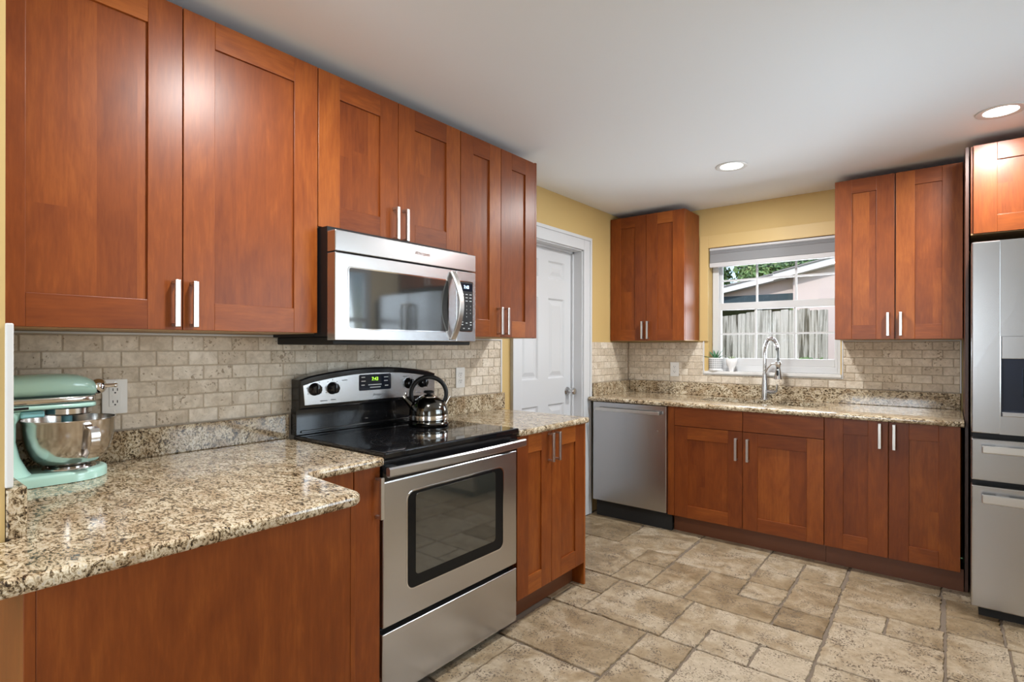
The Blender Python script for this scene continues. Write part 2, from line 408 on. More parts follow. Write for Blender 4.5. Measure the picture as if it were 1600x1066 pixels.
PAV = [
 (R(.77, 1.99, 1.185, 2.417), .62), (R(.60, 1.99, .77, 2.20), .70), (R(.56, 2.20, .768, 2.42), .33), (R(.30, 1.99, .60, 2.20), .45),
 (R(.60, 1.56, 1.128, 1.985), .55), (R(.715, 1.13, 1.13, 1.552), .66), (R(.30, 1.13, .715, 1.552), .62),
 ([(1.185, 1.99), (1.347, 1.99), (1.347, 2.195), (1.767, 2.195), (1.767, 2.415), (1.185, 2.415)], .72),
 (R(.905, 2.42, 1.122, 2.855), .42), (R(.70, 2.425, .905, 2.727), .50), (R(.697, 2.727, .90, 2.94), .38), (R(.265, 2.43, .70, 2.947), .46),
 (R(.02, 2.947, .478, 3.30), .22), (R(-.06, 2.43, .265, 2.947), .40), (R(.478, 2.935, .888, 3.36), .60), (R(.90, 2.855, 1.325, 3.30), .66),
 (R(1.125, 2.625, 1.333, 2.85), .40), (R(1.333, 2.64, 1.54, 2.848), .68), (R(1.328, 2.848, 1.535, 3.06), .52), (R(1.325, 3.06, 1.532, 3.305), .72),
 (R(1.125, 2.415, 1.547, 2.63), .38), (R(1.547, 2.42, 1.762, 2.637), .26), (R(1.542, 2.637, 1.757, 3.07), .36), (R(1.533, 3.07, 1.745, 3.31), .66),
 (R(1.757, 2.84, 2.175, 3.27), .52), (R(1.75, 3.27, 2.17, 3.50), .55), (R(1.765, 2.63, 1.972, 2.838), .64), (R(1.972, 2.636, 2.186, 2.84), .62),
 (R(1.77, 2.20, 2.19, 2.632), .82), (R(1.773, 1.77, 1.987, 2.198), .74), (R(1.987, 1.77, 2.195, 2.198), .66), (R(2.19, 2.40, 2.405, 2.838), .72), (R(2.187, 2.84, 2.395, 3.05), .34),
 (R(2.185, 3.05, 2.39, 3.262), .40), (R(2.405, 2.60, 2.82, 2.825), .70), (R(2.395, 2.825, 2.82, 3.25), .68), (R(2.405, 2.19, 2.82, 2.60), .7), (R(2.195, 1.97, 2.405, 2.40), .72),
 (R(1.13, 1.777, 1.343, 1.985), .64), (R(1.13, 1.35, 1.343, 1.777), .66), (R(1.347, 1.56, 1.773, 1.988), .92), (R(1.347, 1.99, 1.558, 2.193), .90), (R(1.558, 1.99, 1.77, 2.193), .92),
 (R(.888, 3.30, 1.325, 3.56), .45), (R(1.325, 3.305, 1.745, 3.56), .42), (R(.46, 3.36, .888, 3.56), .42), (R(.02, 3.30, .46, 3.56), .40), (R(2.17, 3.262, 2.6, 3.56), .42),
]
fl = MB()
for poly, t in PAV: paver(fl, poly, t)
def inside(px, py, P):
    c = False
    for i in range(len(P)):
        (x1, y1), (x2, y2) = P[i], P[i-1]
        if (y1 > py) != (y2 > py) and px < (x2-x1)*(py-y1)/(y2-y1)+x1: c = not c
    return c
g = 0.2133
for j in range(-24, 8):
    for i in range(-5, 11):
        x0, y0 = 1.12+g*i, 1.99+g*j
        pts = [(x0+g*a, y0+g*b) for a in (.12, .5, .88) for b in (.12, .5, .88)]
        if y0 > 3.3 or any(inside(px, py, P) for px, py in pts for P, _ in PAV): continue
        if (x0 < 0.55 and y0 > -0.2): continue
        paver(fl, R(x0, y0, x0+g, y0+g), random.uniform(.5, .8))
fl.box(-0.10, 3.25, -3.2, YB, -0.06, -0.0075, mi=1)
floor = struct('floor', fl, ['floor_tile', 'grout'], 'floor of tumbled beige travertine pavers in mixed sizes', 'floor')

ce = MB(); ce.box(-0.15, 3.40, -3.35, 4.20, H, H+0.12)
struct('ceiling', ce, 'ceiling', 'flat white painted kitchen ceiling', 'ceiling')

# left wall with the door opening (y 2.487..3.272, up to 2.043)
DY0, DY1, DZ = 2.487, 3.272, 2.043
w = MB(); w.box(-0.13, 0, -3.2, DY0, 0, H); w.box(-0.13, 0, DY1, YB+0.15, 0, H); w.box(-0.13, 0, DY0, DY1, DZ, H)
wall_left = struct('wall_left', w, 'yellow', 'mustard painted wall behind the cooking range', 'wall')
# back wall with window opening
WX0, WX1, WZ0, WZ1 = 0.703, 1.612, 1.10, 2.083
w = MB(); w.box(0, WX0, YB, YB+0.15, 0, H); w.box(WX1, 3.25, YB, YB+0.15, 0, H); w.box(WX0, WX1, YB, YB+0.15, 0, WZ0); w.box(WX0, WX1, YB, YB+0.15, WZ1, H)
wall_back = struct('wall_back', w, 'yellow', 'mustard painted wall around the sink window', 'wall')
w = MB()
w.box(3.25, 3.40, 3.06, YB+0.15, 0, H); w.box(3.25, 3.40, -0.60, 1.50, 0, H); w.box(3.25, 3.40, -3.2, -2.70, 0, H); w.box(3.25, 3.40, -2.70, -0.60, 2.15, H); w.box(3.25, 3.40, 1.50, 3.06, 0, 0.98); w.box(3.25, 3.40, 1.50, 3.06, 2.08, H)
struct('wall_right', w, 'plain_wall')
w = MB(); w.box(-0.13, 0.66, -3.35, -3.2, 0, H); w.box(1.94, 3.40, -3.35, -3.2, 0, H); w.box(0.66, 1.94, -3.35, -3.2, 0, 0.95); w.box(0.66, 1.94, -3.35, -3.2, 2.10, H)
struct('wall_front', w, 'far_wall')
w = MB(); w.box(0, 0.738, -0.27, -0.128, 0, H)
wall_stub = struct('wall_stub', w, 'yellow', 'mustard painted end of short wall beside the mixer', 'wall')

# tiled splashbacks are part of their walls
def tiles(mb, face, a0, a1, z0, z1, d0, d1, skip=None, tw=0.1015, th=0.0500, gr=0.0035, shift=0.0):
    row = 0; z = z0
    while z < z1-0.006:
        zt = min(z+th, z1); a = a0-((tw+gr)/2 if row % 2 else 0)-shift
        while a < a1-0.004:
            lo, hi = max(a, a0), min(a+tw, a1)
            if hi-lo > 0.006:
                segs = [(lo, hi, z, zt)]
                if skip:
                    s0, s1, sz = skip
                    if zt > sz and hi > s0 and lo < s1:
                        segs = []
                        if z < sz-0.006: segs.append((lo, hi, z, sz-gr/2))
                        if lo < s0-0.008: segs.append((lo, s0-gr/2, max(z, sz), zt))
                        if hi > s1+0.008: segs.append((s1+gr/2, hi, max(z, sz), zt))
                for p0, p1, q0, q1 in segs:
                    j = random.uniform(-.0012, .0012)
                    if q1-q0 < 0.004: continue
                    if face == 'x': mb.box(d0, d1+j, p0, p1, q0, q1, 0.003)
                    elif face == 'y+': mb.box(p0, p1, d0, d1+j, q0, q1, 0.003)
                    else: mb.box(p0, p1, d1+j, d0, q0, q1, 0.003)
            a += tw+gr
        z += th+gr; row += 1
t = MB(); tiles(t, 'x', -0.115, 2.280, 1.0165, 1.337, 0.004, 0.0105, shift=0.03); tiles(t, 'x', 3.385, YB-0.012, 1.0165, 1.337, 0.004, 0.0105)
t.box(0.0, 0.0075, -0.115, 2.280, 0.88, 1.337, mi=1); t.box(0.0, 0.0075, 3.385, YB-0.01, 0.88, 1.337, mi=1)
t.build('tile_backsplash', ['wall_tile', 'wall_grout'], wall_left)
t = MB(); t.box(0.0, 0.013, 2.281, 2.293, 1.0145, 1.340, 0.002); t.box(0.0, 0.0135, -0.114, 2.293, 1.338, 1.346, 0.002); t.box(0, 0.013, 3.377, 3.3845, 1.0145, 1.34, 0.002)
t.build('tile_edge_trim', 'trim_white', wall_left)
t = MB(); tiles(t, 'y', 0.012, 2.252, 1.0165, 1.337, YB-0.004, YB-0.0105, skip=(0.673, 1.622, 1.086), shift=0.045)
t.box(0.009, 0.668, YB-0.0075, YB, 0.88, 1.337, mi=1); t.box(1.627, 2.252, YB-0.0075, YB, 0.88, 1.337, mi=1); t.box(0.668, 1.627, YB-0.0075, YB, 0.88, 1.085, mi=1)
t.build('tile_backsplash', ['wall_tile', 'wall_grout'], wall_back)
t = MB(); t.box(2.2525, 2.2605, YB-0.013, YB, 1.0145, 1.345, 0.002); t.box(1.63, 2.26, YB-0.013, YB, 1.338, 1.346, 0.002)
t.box(0.664, 0.673, YB-0.014, YB, 1.086, 1.345, 0.002); t.box(1.622, 1.631, YB-0.014, YB, 1.086, 1.345, 0.002); t.box(0.664, 1.631, YB-0.014, YB, 1.078, 1.087, 0.002)
t.build('tile_edge_trim', 'trim_white', wall_back)
t = MB(); tiles(t, 'y+', 0.02, 0.727, 1.0165, 1.337, -0.124, -0.1175); t.box(0.0, 0.727, -0.128, -0.1205, 0.88, 1.337, mi=1)
t.build('tile_backsplash', ['wall_tile', 'wall_grout'], wall_stub)
t = MB(); t.box(0.728, 0.743, -0.1285, -0.1155, 1.0165, 1.345, 0.003)
t.build('tile_edge_trim', 'trim_white', wall_stub)

# interior door in the left wall
door = thing('door_1', (0, (DY0+DY1)/2, 0), 'white six-panel door in white casing on the mustard wall', 'door', kind='structure')
t = MB()
def casing_leg(y0, y1, z0, z1):
    t.box(0, 0.020, y0, y1, z0, z1, 0.003)
t.box(0, 0.018, 2.387, DY0+0.004, 0, 2.143, 0.003); t.box(0, 0.018, DY1-0.004, 3.376, 0, 2.143, 0.003); t.box(0, 0.018, DY0+.004, DY1-.004, DZ-0.004, 2.143, 0.003)
t.box(0.018, 0.026, 2.387, 2.412, 0, 2.143, 0.003); t.box(0.018, 0.026, 3.351, 3.376, 0, 2.143, 0.003); t.box(0.018, 0.026, 2.412, 3.351, 2.118, 2.143, 0.003)
t.build('door_casing', 'white', door)
t = MB(); t.box(-0.13, 0.002, DY0, DY0+0.012, 0, DZ); t.box(-0.13, 0.002, DY1-0.012, DY1, 0, DZ); t.box(-0.13, 0.002, DY0, DY1, DZ-0.012, DZ)
t.box(-0.086, -0.072, DY0+0.012, DY0+0.024, 0, DZ-.012); t.box(-0.086, -0.072, DY1-0.026, DY1-0.012, 0, DZ-.012); t.box(-0.086, -0.072, DY0+0.012, DY1-0.012, DZ-0.026, DZ-0.012)
t.build('door_jamb', 'white', door)
# slab: stiles and rails around six raised panels
sy0, sy1, sx = DY0+0.014, DY1-0.014, -0.090
cols = ((sy0+0.105, sy0+0.315), (sy1-0.315, sy1-0.105)); rows = ((0.24, 0.875), (1.065, 1.655), (1.80, 1.93))
t = MB(); th0 = sx-0.036
t.box(th0, sx, sy0, cols[0][0], 0.01, DZ-0.014); t.box(th0, sx, cols[0][1], cols[1][0], 0.01, DZ-0.014); t.box(th0, sx, cols[1][1], sy1, 0.01, DZ-0.014)
zz = [0.01, rows[0][0], rows[0][1], rows[1][0], rows[1][1], rows[2][0], rows[2][1], DZ-0.014]
for c0, c1 in cols:
    for k in range(0, 8, 2): t.box(th0, sx, c0, c1, zz[k], zz[k+1])
    for z0, z1 in rows:
        A = [(c0, z0), (c1, z0), (c1, z1), (c0, z1)]
        def ins(d, x): return [(x, c0+d, z0+d), (x, c1-d, z0+d), (x, c1-d, z1-d), (x, c0+d, z1-d)]
        t.ring([ins(0, sx), ins(.012, sx-.011), ins(.024, sx-.011), ins(.052, sx-.003)], smooth=False, cap=False)
        t.add(ins(.052, sx-.003), [(0, 1, 2, 3)])
slab = t.build('door_slab', 'white', door)
t = MB(); kc = (sx, 3.195, 0.960)
t.lathe([(0.030, 0), (0.032, 0.004), (0.028, 0.010), (0.011, 0.014), (0.010, 0.034), (0.018, 0.040), (0.027, 0.050), (0.028, 0.062), (0.022, 0.072), (0.0, 0.075)], kc, 28, axis=(1, 0, 0))
t.build('door_knob', 'satin_steel', slab)

# sink window
win = thing('window_1', ((WX0+WX1)/2, YB, WZ0), 'white vinyl double-hung window with muntins above the sink', 'window', kind='structure')
t = MB()
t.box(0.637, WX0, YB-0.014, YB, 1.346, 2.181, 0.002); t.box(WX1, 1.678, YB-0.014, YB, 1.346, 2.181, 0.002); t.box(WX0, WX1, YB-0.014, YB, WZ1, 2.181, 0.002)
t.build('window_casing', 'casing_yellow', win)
t = MB(); t.box(0.674, 1.621, YB-0.022, YB+0.090, WZ0-0.013, WZ0+0.009, 0.003)
t.build('window_sill', 'marble', win)
FX0, FX1, FZ0, FZ1 = WX0+0.006, WX1-0.002, WZ0+0.009, WZ1
fy0, fy1 = YB+0.080, YB+0.149
t = MB()
t.box(FX0, 0.757, fy0, fy1, FZ0, FZ1, 0.003); t.box(1.583, FX1, fy0, fy1, FZ0, FZ1, 0.003); t.box(.757, 1.583, fy0, fy1, FZ0, 1.155, 0.003); t.box(.757, 1.583, fy0, fy1, 2.03, FZ1, 0.003)
t.build('window_frame', 'vinyl', win)
def sash(y0, y1, z0, z1, zb, zt, mz, nm):
    t = MB(); x0, x1 = 0.757, 1.583; s = 0.018
    t.box(x0, x0+s, y0, y1, z0, z1, 0.002); t.box(x1-s, x1, y0, y1, z0, z1, 0.002); t.box(x0+s, x1-s, y0, y1, z0, zb, 0.002); t.box(x0+s, x1-s, y0, y1, zt, z1, 0.002)
    ym = (y0+y1)/2
    for mx in (1.034, 1.308): t.box(mx-0.007, mx+0.007, ym-0.006, ym+0.006, zb, zt)
    t.box(x0+s, x1-s, ym-0.0058, ym+0.0058, mz-0.007, mz+0.007)
    o = t.build(nm, 'vinyl', win)
    g = MB(); g.box(x0+s, x1-s, ym-0.0015, ym+0.0015, zb, zt); g.build('window_pane', 'glass', o)
sash(YB+0.084, YB+0.112, 1.155, 1.648, 1.212, 1.592, 1.403, 'lower_sash')
sash(YB+0.116, YB+0.144, 1.600, 2.03, 1.648, 2.0, 1.83, 'upper_sash')
# side window, then two made-up openings for the added fill lights
def opening(nm, mb_frame, pane, loc):
    o = thing(nm, loc, kind='structure'); mb_frame.build('window_frame', 'vinyl', o); pane.build('window_pane', 'glass', o)
t = MB(); t.box(3.26, 3.33, 1.50, 1.55, 0.98, 2.08); t.box(3.26, 3.33, 3.01, 3.06, 0.98, 2.08); t.box(3.26, 3.33, 1.55, 3.01, 0.98, 1.03); t.box(3.26, 3.33, 1.55, 3.01, 2.03, 2.08); t.box(3.27, 3.31, 1.55, 3.01, 1.54, 1.58); t.box(3.265, 3.325, 2.25, 2.31, 1.03, 2.03)
p = MB(); p.box(3.287, 3.291, 1.55, 3.01, 1.03, 2.03); opening('window_2', t, p, (3.25, 2.28, 0.98))
t = MB(); t.box(3.27, 3.35, -2.70, -2.63, 0, 2.15); t.box(3.27, 3.35, -0.67, -0.60, 0, 2.15); t.box(3.27, 3.35, -2.63, -.67, 2.08, 2.15); t.box(3.27, 3.35, -2.63, -.67, 0, .06); t.box(3.27, 3.35, -1.69, -1.61, .06, 2.08)
p = MB(); p.box(3.308, 3.312, -2.63, -1.69, .06, 2.08); p.box(3.308, 3.312, -1.61, -.67, .06, 2.08); opening('added_window_3', t, p, (3.25, -1.65, 0))  # made-up patio door, opening for the added right-hand fill
t = MB(); t.box(0.66, 0.71, -3.30, -3.22, 0.95, 2.10); t.box(1.89, 1.94, -3.30, -3.22, 0.95, 2.10); t.box(.71, 1.89, -3.30, -3.22, 2.05, 2.10); t.box(.71, 1.89, -3.30, -3.22, .95, 1.0); t.box(.71, 1.89, -3.29, -3.23, 1.50, 1.54)
p = MB(); p.box(.71, 1.89, -3.262, -3.258, 1.0, 2.05); opening('added_window_4', t, p, (1.3, -3.25, 0.95))  # made-up window, opening for the added front fill

# ------------------------------------------------------------------ cabinetry
def fbox(mb, face, a0, a1, d0, d1, z0, z1, bev=0, mi=0, tone=None):
    if face == 'x': mb.box(d0, d1, a0, a1, z0, z1, bev, mi, tone)
    else: mb.box(a0, a1, d0, d1, z0, z1, bev, mi, tone)
def pull(parent, face, a, front, z0, z1):
    """flat bar pull on two square posts"""
    s = 1 if face == 'x' else -1
    t = MB()
    fbox(t, face, a-0.0075, a+0.0075, front+s*0.026, front+s*0.036, z0, z1, 0.0015)
    for z in (z0+0.006, z1-0.006): fbox(t, face, a-0.006, a+0.006, front, front+s*0.027, z-0.005, z+0.005, 0.001)
    return t.build('handle', 'nickel', parent)
def shaker(cab, face, a0, a1, z0, z1, front, hnd=None, st=0.093, rl=0.088, gap=0.0015, bottom_rail=None):
    """frame-and-panel door: 'front' is the plane of its face"""
    s = 1 if face == 'x' else -1; back = front-s*0.019
    a0 += gap; a1 -= gap; z0 += gap; z1 -= gap; br = bottom_rail or rl
    t = MB()
    fbox(t, face, a0, a0+st, back, front, z0, z1, 0.0012, 0); fbox(t, face, a1-st, a1, back, front, z0, z1, 0.0012, 0)
    fbox(t, face, a0+st, a1-st, back, front, z1-rl, z1, 0.0012, 1); fbox(t, face, a0+st, a1-st, back, front, z0, z0+br, 0.0012, 1)
    d = t.build('door', ['wood_v', 'wood_h'], cab)
    p = MB(); pa, pb = a0+st, a1-st; cuts = [pa]
    while pb-cuts[-1] > 0.12: cuts.append(cuts[-1]+random.uniform(0.055, 0.115))
    cuts.append(pb); base = random.uniform(.3, .6)
    for i in range(len(cuts)-1):
        zc = random.uniform(z0+.3*(z1-z0), z1-.2*(z1-z0)) if random.random() < .45 else None
        tn = min(1, max(0, base+random.uniform(-.28, .28)))
        if zc:
            fbox(p, face, cuts[i], cuts[i+1], back+s*.002, front-s*.0085, z0+br, zc, 0, 0, tn); fbox(p, face, cuts[i], cuts[i+1], back+s*.002, front-s*.0085, zc, z1-rl, 0, 0, min(1, max(0, tn+random.uniform(-.25, .25))))
        else: fbox(p, face, cuts[i], cuts[i+1], back+s*.002, front-s*.0085, z0+br, z1-rl, 0, 0, tn)
    p.build('door_panel', 'wood_v', d)
    if hnd: pull(d, face, hnd[0], front, hnd[1], hnd[2])
    return d
def carcass(cab, face, a0, a1, wall, front, z0, z1, under=True):
    s = 1 if face == 'x' else -1; t = MB()
    fbox(t, face, a0, a1, wall, front-s*0.021, z0+(0.006 if under else 0), z1, 0.001)
    t.build('body', 'wood_v', cab)
    if under:
        u = MB(); fbox(u, face, a0+.001, a1-.001, wall, front-s*0.021, z0-0.001, z0+0.006); u.build('bottom_panel', 'wood_under', cab)
UZ0, UZ1 = 1.348, 2.347
XU = 0.352
GU, GB = 'upper cabinets with shaker doors', 'base cabinets with shaker doors'
c = thing('wall_cabinet', (0.17, .337, UZ0), 'largest reddish-brown upper cabinet, two wide doors, above the stand mixer', 'cabinet', GU)
carcass(c, 'x', -0.126, 0.799, 0.0145, XU, UZ0, UZ1)
shaker(c, 'x', -0.126, 0.337, UZ0, UZ1, XU, (0.312, 1.358, 1.500)); shaker(c, 'x', 0.337, 0.799, UZ0, UZ1, XU, (0.363, 1.358, 1.500))
c = thing('wall_cabinet', (0.17, 1.18, 1.749), 'short reddish-brown upper cabinet directly above the microwave', 'cabinet', GU)
carcass(c, 'x', 0.800, 1.565, 0.0, XU, 1.749, UZ1)
shaker(c, 'x', 0.800, 1.182, 1.749, UZ1, XU, (1.157, 1.752, 1.890)); shaker(c, 'x', 1.182, 1.565, 1.749, UZ1, XU, (1.209, 1.752, 1.890))
c = thing('wall_cabinet', (0.17, 1.87, UZ0), 'tall narrow-door upper cabinet right of the microwave, left of the white door', 'cabinet', GU)
carcass(c, 'x', 1.566, 2.176, 0.0145, XU, UZ0, UZ1)
shaker(c, 'x', 1.566, 1.872, UZ0, UZ1, XU, (1.847, 1.362, 1.505), .09); shaker(c, 'x', 1.872, 2.176, UZ0, UZ1, XU, (1.899, 1.362, 1.505), .09)
t = MB(); t.box(0.0145, XU-0.001, 2.177, 2.192, UZ0-.001, UZ1+.004, .001); t.build('end_panel', 'wood_v', c)
YU = 3.707
c = thing('wall_cabinet', (0.31, 3.87, UZ0), 'upper cabinet in the corner left of the sink window', 'cabinet', GU)
carcass(c, 'y', 0.004, 0.632, YB-.0145, YU, UZ0, 2.352)
shaker(c, 'y', 0.004, 0.319, UZ0, 2.352, YU, (0.297, 1.362, 1.502)); shaker(c, 'y', 0.319, 0.632, UZ0, 2.352, YU, (0.342, 1.362, 1.502))
c = thing('wall_cabinet', (1.94, 3.87, UZ0), 'upper cabinet right of the sink window, beside the refrigerator', 'cabinet', GU)
carcass(c, 'y', 1.622, 2.262, YB-.0145, YU, UZ0, 2.362)
shaker(c, 'y', 1.622, 1.941, UZ0, 2.362, YU, (1.908, 1.370, 1.512)); shaker(c, 'y', 1.945, 2.262, UZ0, 2.362, YU, (1.972, 1.370, 1.512))
c = thing('wall_cabinet', (2.74, 3.70, 1.89), 'deep upper cabinet above the refrigerator, cut by the photo edge', 'cabinet', GU)
carcass(c, 'y', 2.288, 3.20, YB, 3.383, 1.890, 2.352)
shaker(c, 'y', 2.297, 2.748, 1.890, 2.352, 3.383, (2.72, 1.90, 2.04)); shaker(c, 'y', 2.748, 3.20, 1.890, 2.352, 3.383, (2.776, 1.90, 2.04))
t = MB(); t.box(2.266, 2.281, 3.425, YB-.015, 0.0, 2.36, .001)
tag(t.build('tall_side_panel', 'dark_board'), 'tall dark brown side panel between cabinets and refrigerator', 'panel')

# base units on the left wall
BZ0, BZ1 = 0.12, 0.883
XB = 0.644
c = thing('corner_cabinet', (0.35, 0.70, 0), 'base cabinet squeezed between the peninsula and the range', 'cabinet', GB)
t = MB(); t.box(0.04, XB-0.021, 0.535, 0.862, BZ0, BZ1, .001); t.build('body', 'wood_v', c)
t = MB(); t.box(XB-0.02, XB-.001, 0.535, 0.752, BZ0, BZ1-.002, .001); t.build('filler_panel', 'wood_v', c)
t = MB(); t.box(XB-0.02, XB, 0.755, 0.861, BZ0, BZ1-.002, .0015); d = t.build('door', 'wood_v', c); pull(d, 'x', 0.846, XB, 0.702, 0.846)
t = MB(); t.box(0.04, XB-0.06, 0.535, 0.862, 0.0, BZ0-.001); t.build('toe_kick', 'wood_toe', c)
c = thing('peninsula_cabinet', (0.48, 0.2, 0), 'peninsula base with one wide plain brown panel, front left', 'cabinet', GB)
t = MB(); t.box(0.04, 0.945, -0.120, 0.530, 0.0, BZ1, .001); t.build('body', 'wood_v', c)
t = MB(); t.box(0.9455, 0.965, -0.122, 0.516, 0.0, BZ1, .001, tone=.45); t.build('front_panel', 'wood_v', c)
t = MB(); t.box(0.9455, 0.9665, 0.5165, 0.531, 0.0, BZ1, .001); t.build('corner_post', 'wood_v', c)
t = MB(); t.box(0.746, 0.9665, -0.139, -0.1225, 0.0, BZ1, .001, tone=.6); t.build('end_panel', 'wood_v', c)
c = thing('base_cabinet', (0.35, 1.94, 0), 'two-door base cabinet between the range and the white door', 'cabinet', GB)
t = MB(); t.box(0.04, XB-0.021, 1.640, 2.232, BZ0, BZ1, .001); t.build('body', 'wood_v', c)
shaker(c, 'x', 1.640, 1.922, BZ0, BZ1, XB, (1.894, 0.730, 0.873), .085); shaker(c, 'x', 1.922, 2.231, BZ0, BZ1, XB, (1.951, 0.730, 0.873), .085)
t = MB(); t.box(0.04, XB-0.001, 2.233, 2.249, 0.0, BZ1, .001); t.build('end_panel', 'wood_v', c)
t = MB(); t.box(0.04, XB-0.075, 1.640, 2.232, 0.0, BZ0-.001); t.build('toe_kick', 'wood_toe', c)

# base units under the window
YF = 3.35
c = thing('sink_cabinet', (1.14, 3.7, 0), 'sink base cabinet with two false drawer fronts, right of the dishwasher', 'cabinet', GB)
t = MB(); t.box(0.652, 0.668, YF+0.021, 3.98, BZ0, BZ1); t.box(1.604, 1.6195, YF+0.021, 3.98, BZ0, BZ1); t.box(.668, 1.604, YF+0.021, YF+.035, BZ0, BZ1-.09); t.box(.668, 1.604, YF+.035, 3.98, BZ0, BZ0+.018)
t.box(.668, 1.604, YF+0.021, YF+.035, BZ1-.09, BZ1)
t.build('body', 'wood_v', c)
t = MB(); t.box(0.652, 0.699, YF+.001, YF+0.020, BZ0, BZ1-.001, .001); t.build('filler_panel', 'wood_v', c)
for a0, a1, h in ((0.700, 1.156, 1.120), (1.156, 1.620, 1.192)):
    t = MB(); t.box(a0+.0015, a1-.0015, YF, YF+0.019, 0.752, BZ1-.001, .0015); t.build('drawer_front', 'wood_h', c)
    shaker(c, 'y', a0, a1, BZ0, 0.750, YF, (h, 0.563, 0.708), .09, .085)
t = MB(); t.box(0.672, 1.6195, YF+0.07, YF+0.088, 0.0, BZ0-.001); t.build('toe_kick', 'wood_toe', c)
c = thing('base_cabinet', (1.93, 3.7, 0), 'two-door base cabinet right of the sink unit, beside the refrigerator', 'cabinet', GB)
t = MB(); t.box(1.621, 2.248, YF+0.021, 3.98, BZ0, BZ1, .001); t.build('body', 'wood_v', c)
shaker(c, 'y', 1.621, 1.936, BZ0, BZ1, YF, (1.897, 0.732, 0.872), .095); shaker(c, 'y', 1.937, 2.249, BZ0, BZ1, YF, (1.963, 0.732, 0.872), .09)
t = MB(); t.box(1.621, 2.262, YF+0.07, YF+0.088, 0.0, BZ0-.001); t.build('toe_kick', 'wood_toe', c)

# ------------------------------------------------------------------ worktops
ZC0, ZC1 = 0.884, 0.914
def rounded(P, rad):
    """round the corners listed by radius"""
    out = []; n = len(P)
    for i in range(n):
        r = rad[i]; q = Vector(P[i])
        if r <= 0: out.append(P[i]); continue
        a = (Vector(P[i-1])-q).normalized(); b = (Vector(P[(i+1) % n])-q).normalized()
        p0, p1 = q+a*r, q+b*r
        for k in range(7):
            u = k/6; out.append(tuple(p0*(1-u)**2+q*2*u*(1-u)+p1*u*u))
    return out
ct = thing('granite_countertop', (0.4, 0.3, ZC0), 'L-shaped speckled granite worktop in the foreground under the stand mixer', 'countertop', 'granite worktops')
P = [(0.012, -0.125), (0.745, -0.125), (0.745, -0.42), (1.002, -0.42), (1.002, 0.537), (0.676, 0.562), (0.674, 0.8655), (0.012, 0.8655)]
P = rounded(P, [0, 0, 0, 0, .045, .045, .022, 0])
t = MB(); t.prism(P, ZC0, ZC1, 'z', 0.011, 3); t.build('worktop', 'granite', ct)
t = MB(); t.box(0.0115, 0.034, -0.094, 0.8655, ZC1, 1.0135, .003); t.build('upstand', 'granite', ct)
t = MB(); t.box(0.012, 0.742, -0.1265, -0.0945, ZC1, 1.0145, .003); t.build('side_upstand', 'granite', ct)
ct = thing('granite_countertop', (0.35, 1.95, ZC0), 'short granite worktop between the range and the white door', 'countertop', 'granite worktops')
P = rounded([(0.012, 1.6375), (0.667, 1.6375), (0.667, 2.266), (0.012, 2.266)], [0, .012, .03, 0])
t = MB(); t.prism(P, ZC0, ZC1, 'z', 0.011, 3); t.build('worktop', 'granite', ct)
t = MB(); t.box(0.0115, 0.034, 1.6375, 2.296, ZC1, 1.0135, .003); t.build('upstand', 'granite', ct)
ct = thing('granite_countertop', (1.15, 3.7, ZC0), 'long granite worktop with the sink under the window', 'countertop', 'granite worktops')
SX0, SX1, SY0, SY1 = 0.775, 1.555, 3.585, 3.905
prof = [(3.50, ZC0), (3.325, ZC0)] + [(3.325-0.010*math.sin(a)+0.0, ZC0+0.010*(1-math.cos(a))) for a in (0.5, 1.0, 1.57)] + [(3.315, ZC1-.010)] + [(3.325-0.010*math.cos(a), ZC1-0.010+0.010*math.sin(a)) for a in (0.5, 1.0, 1.57)] + [(3.50, ZC1)]
t = MB(); t.ring([[(x, y, z) for y, z in prof] for x in (0.028, 2.262)], smooth=True)
t.box(0.028, SX0, 3.50, YB-.0085, ZC0, ZC1); t.box(SX1, 2.262, 3.50, YB-.0085, ZC0, ZC1); t.box(SX0, SX1, 3.50, SY0, ZC0, ZC1); t.box(SX0, SX1, SY1, YB-.0085, ZC0, ZC1)
t.box(0.010, 0.028, 3.40, YB-.0085, ZC0, ZC1)
for cx, cy, sx_, sy_ in ((SX0, SY0, 1, 1), (SX1, SY0, -1, 1), (SX1, SY1, -1, -1), (SX0, SY1, 1, -1)):
    r = .07; arc = [(cx+sx_*(r-r*math.cos(a)), cy+sy_*(r-r*math.sin(a))) for a in [k*math.pi/16 for k in range(9)]]
    t.prism([(cx, cy)]+arc, ZC0, ZC1)
t.build('worktop', 'granite', ct)
t = MB(); t.box(0.036, 2.255, YB-.0315, YB-.0085, ZC1, 1.0135, .003); t.build('upstand', 'granite', ct)
t = MB(); t.box(0.0115, 0.034, 3.385, YB-.009, ZC1, 1.0135, .003); t.build('side_upstand', 'granite', ct)
# undermount sink
sk = thing('kitchen_sink', (1.165, 3.75, 0.70), 'undermount stainless sink bowl set in the granite under the window', 'sink')
rings = []
for d, z in ((.004, ZC0-.001), (-.012, ZC0-.001), (-.012, ZC0-.004), (.004, ZC0-.004), (.012, .74), (.04, .70)):
    rings.append([(x, y, z) for x, y in rrect(SX0-.008+d, SX1+.008-d, SY0-.008+d, SY1+.008-d, max(.03, .078-d))])
t = MB(); t.ring(rings[2:], cap=False); t.add(rings[-1], [tuple(range(len(rings[-1])))]); t.build('basin', 'satin_steel', sk)
t = MB(); t.lathe([(.045, 0), (.042, .003), (.03, .003), (.028, -.004), (0, -.004)], (1.165, 3.76, .701), 24); t.build('drain', 'chrome', sk)

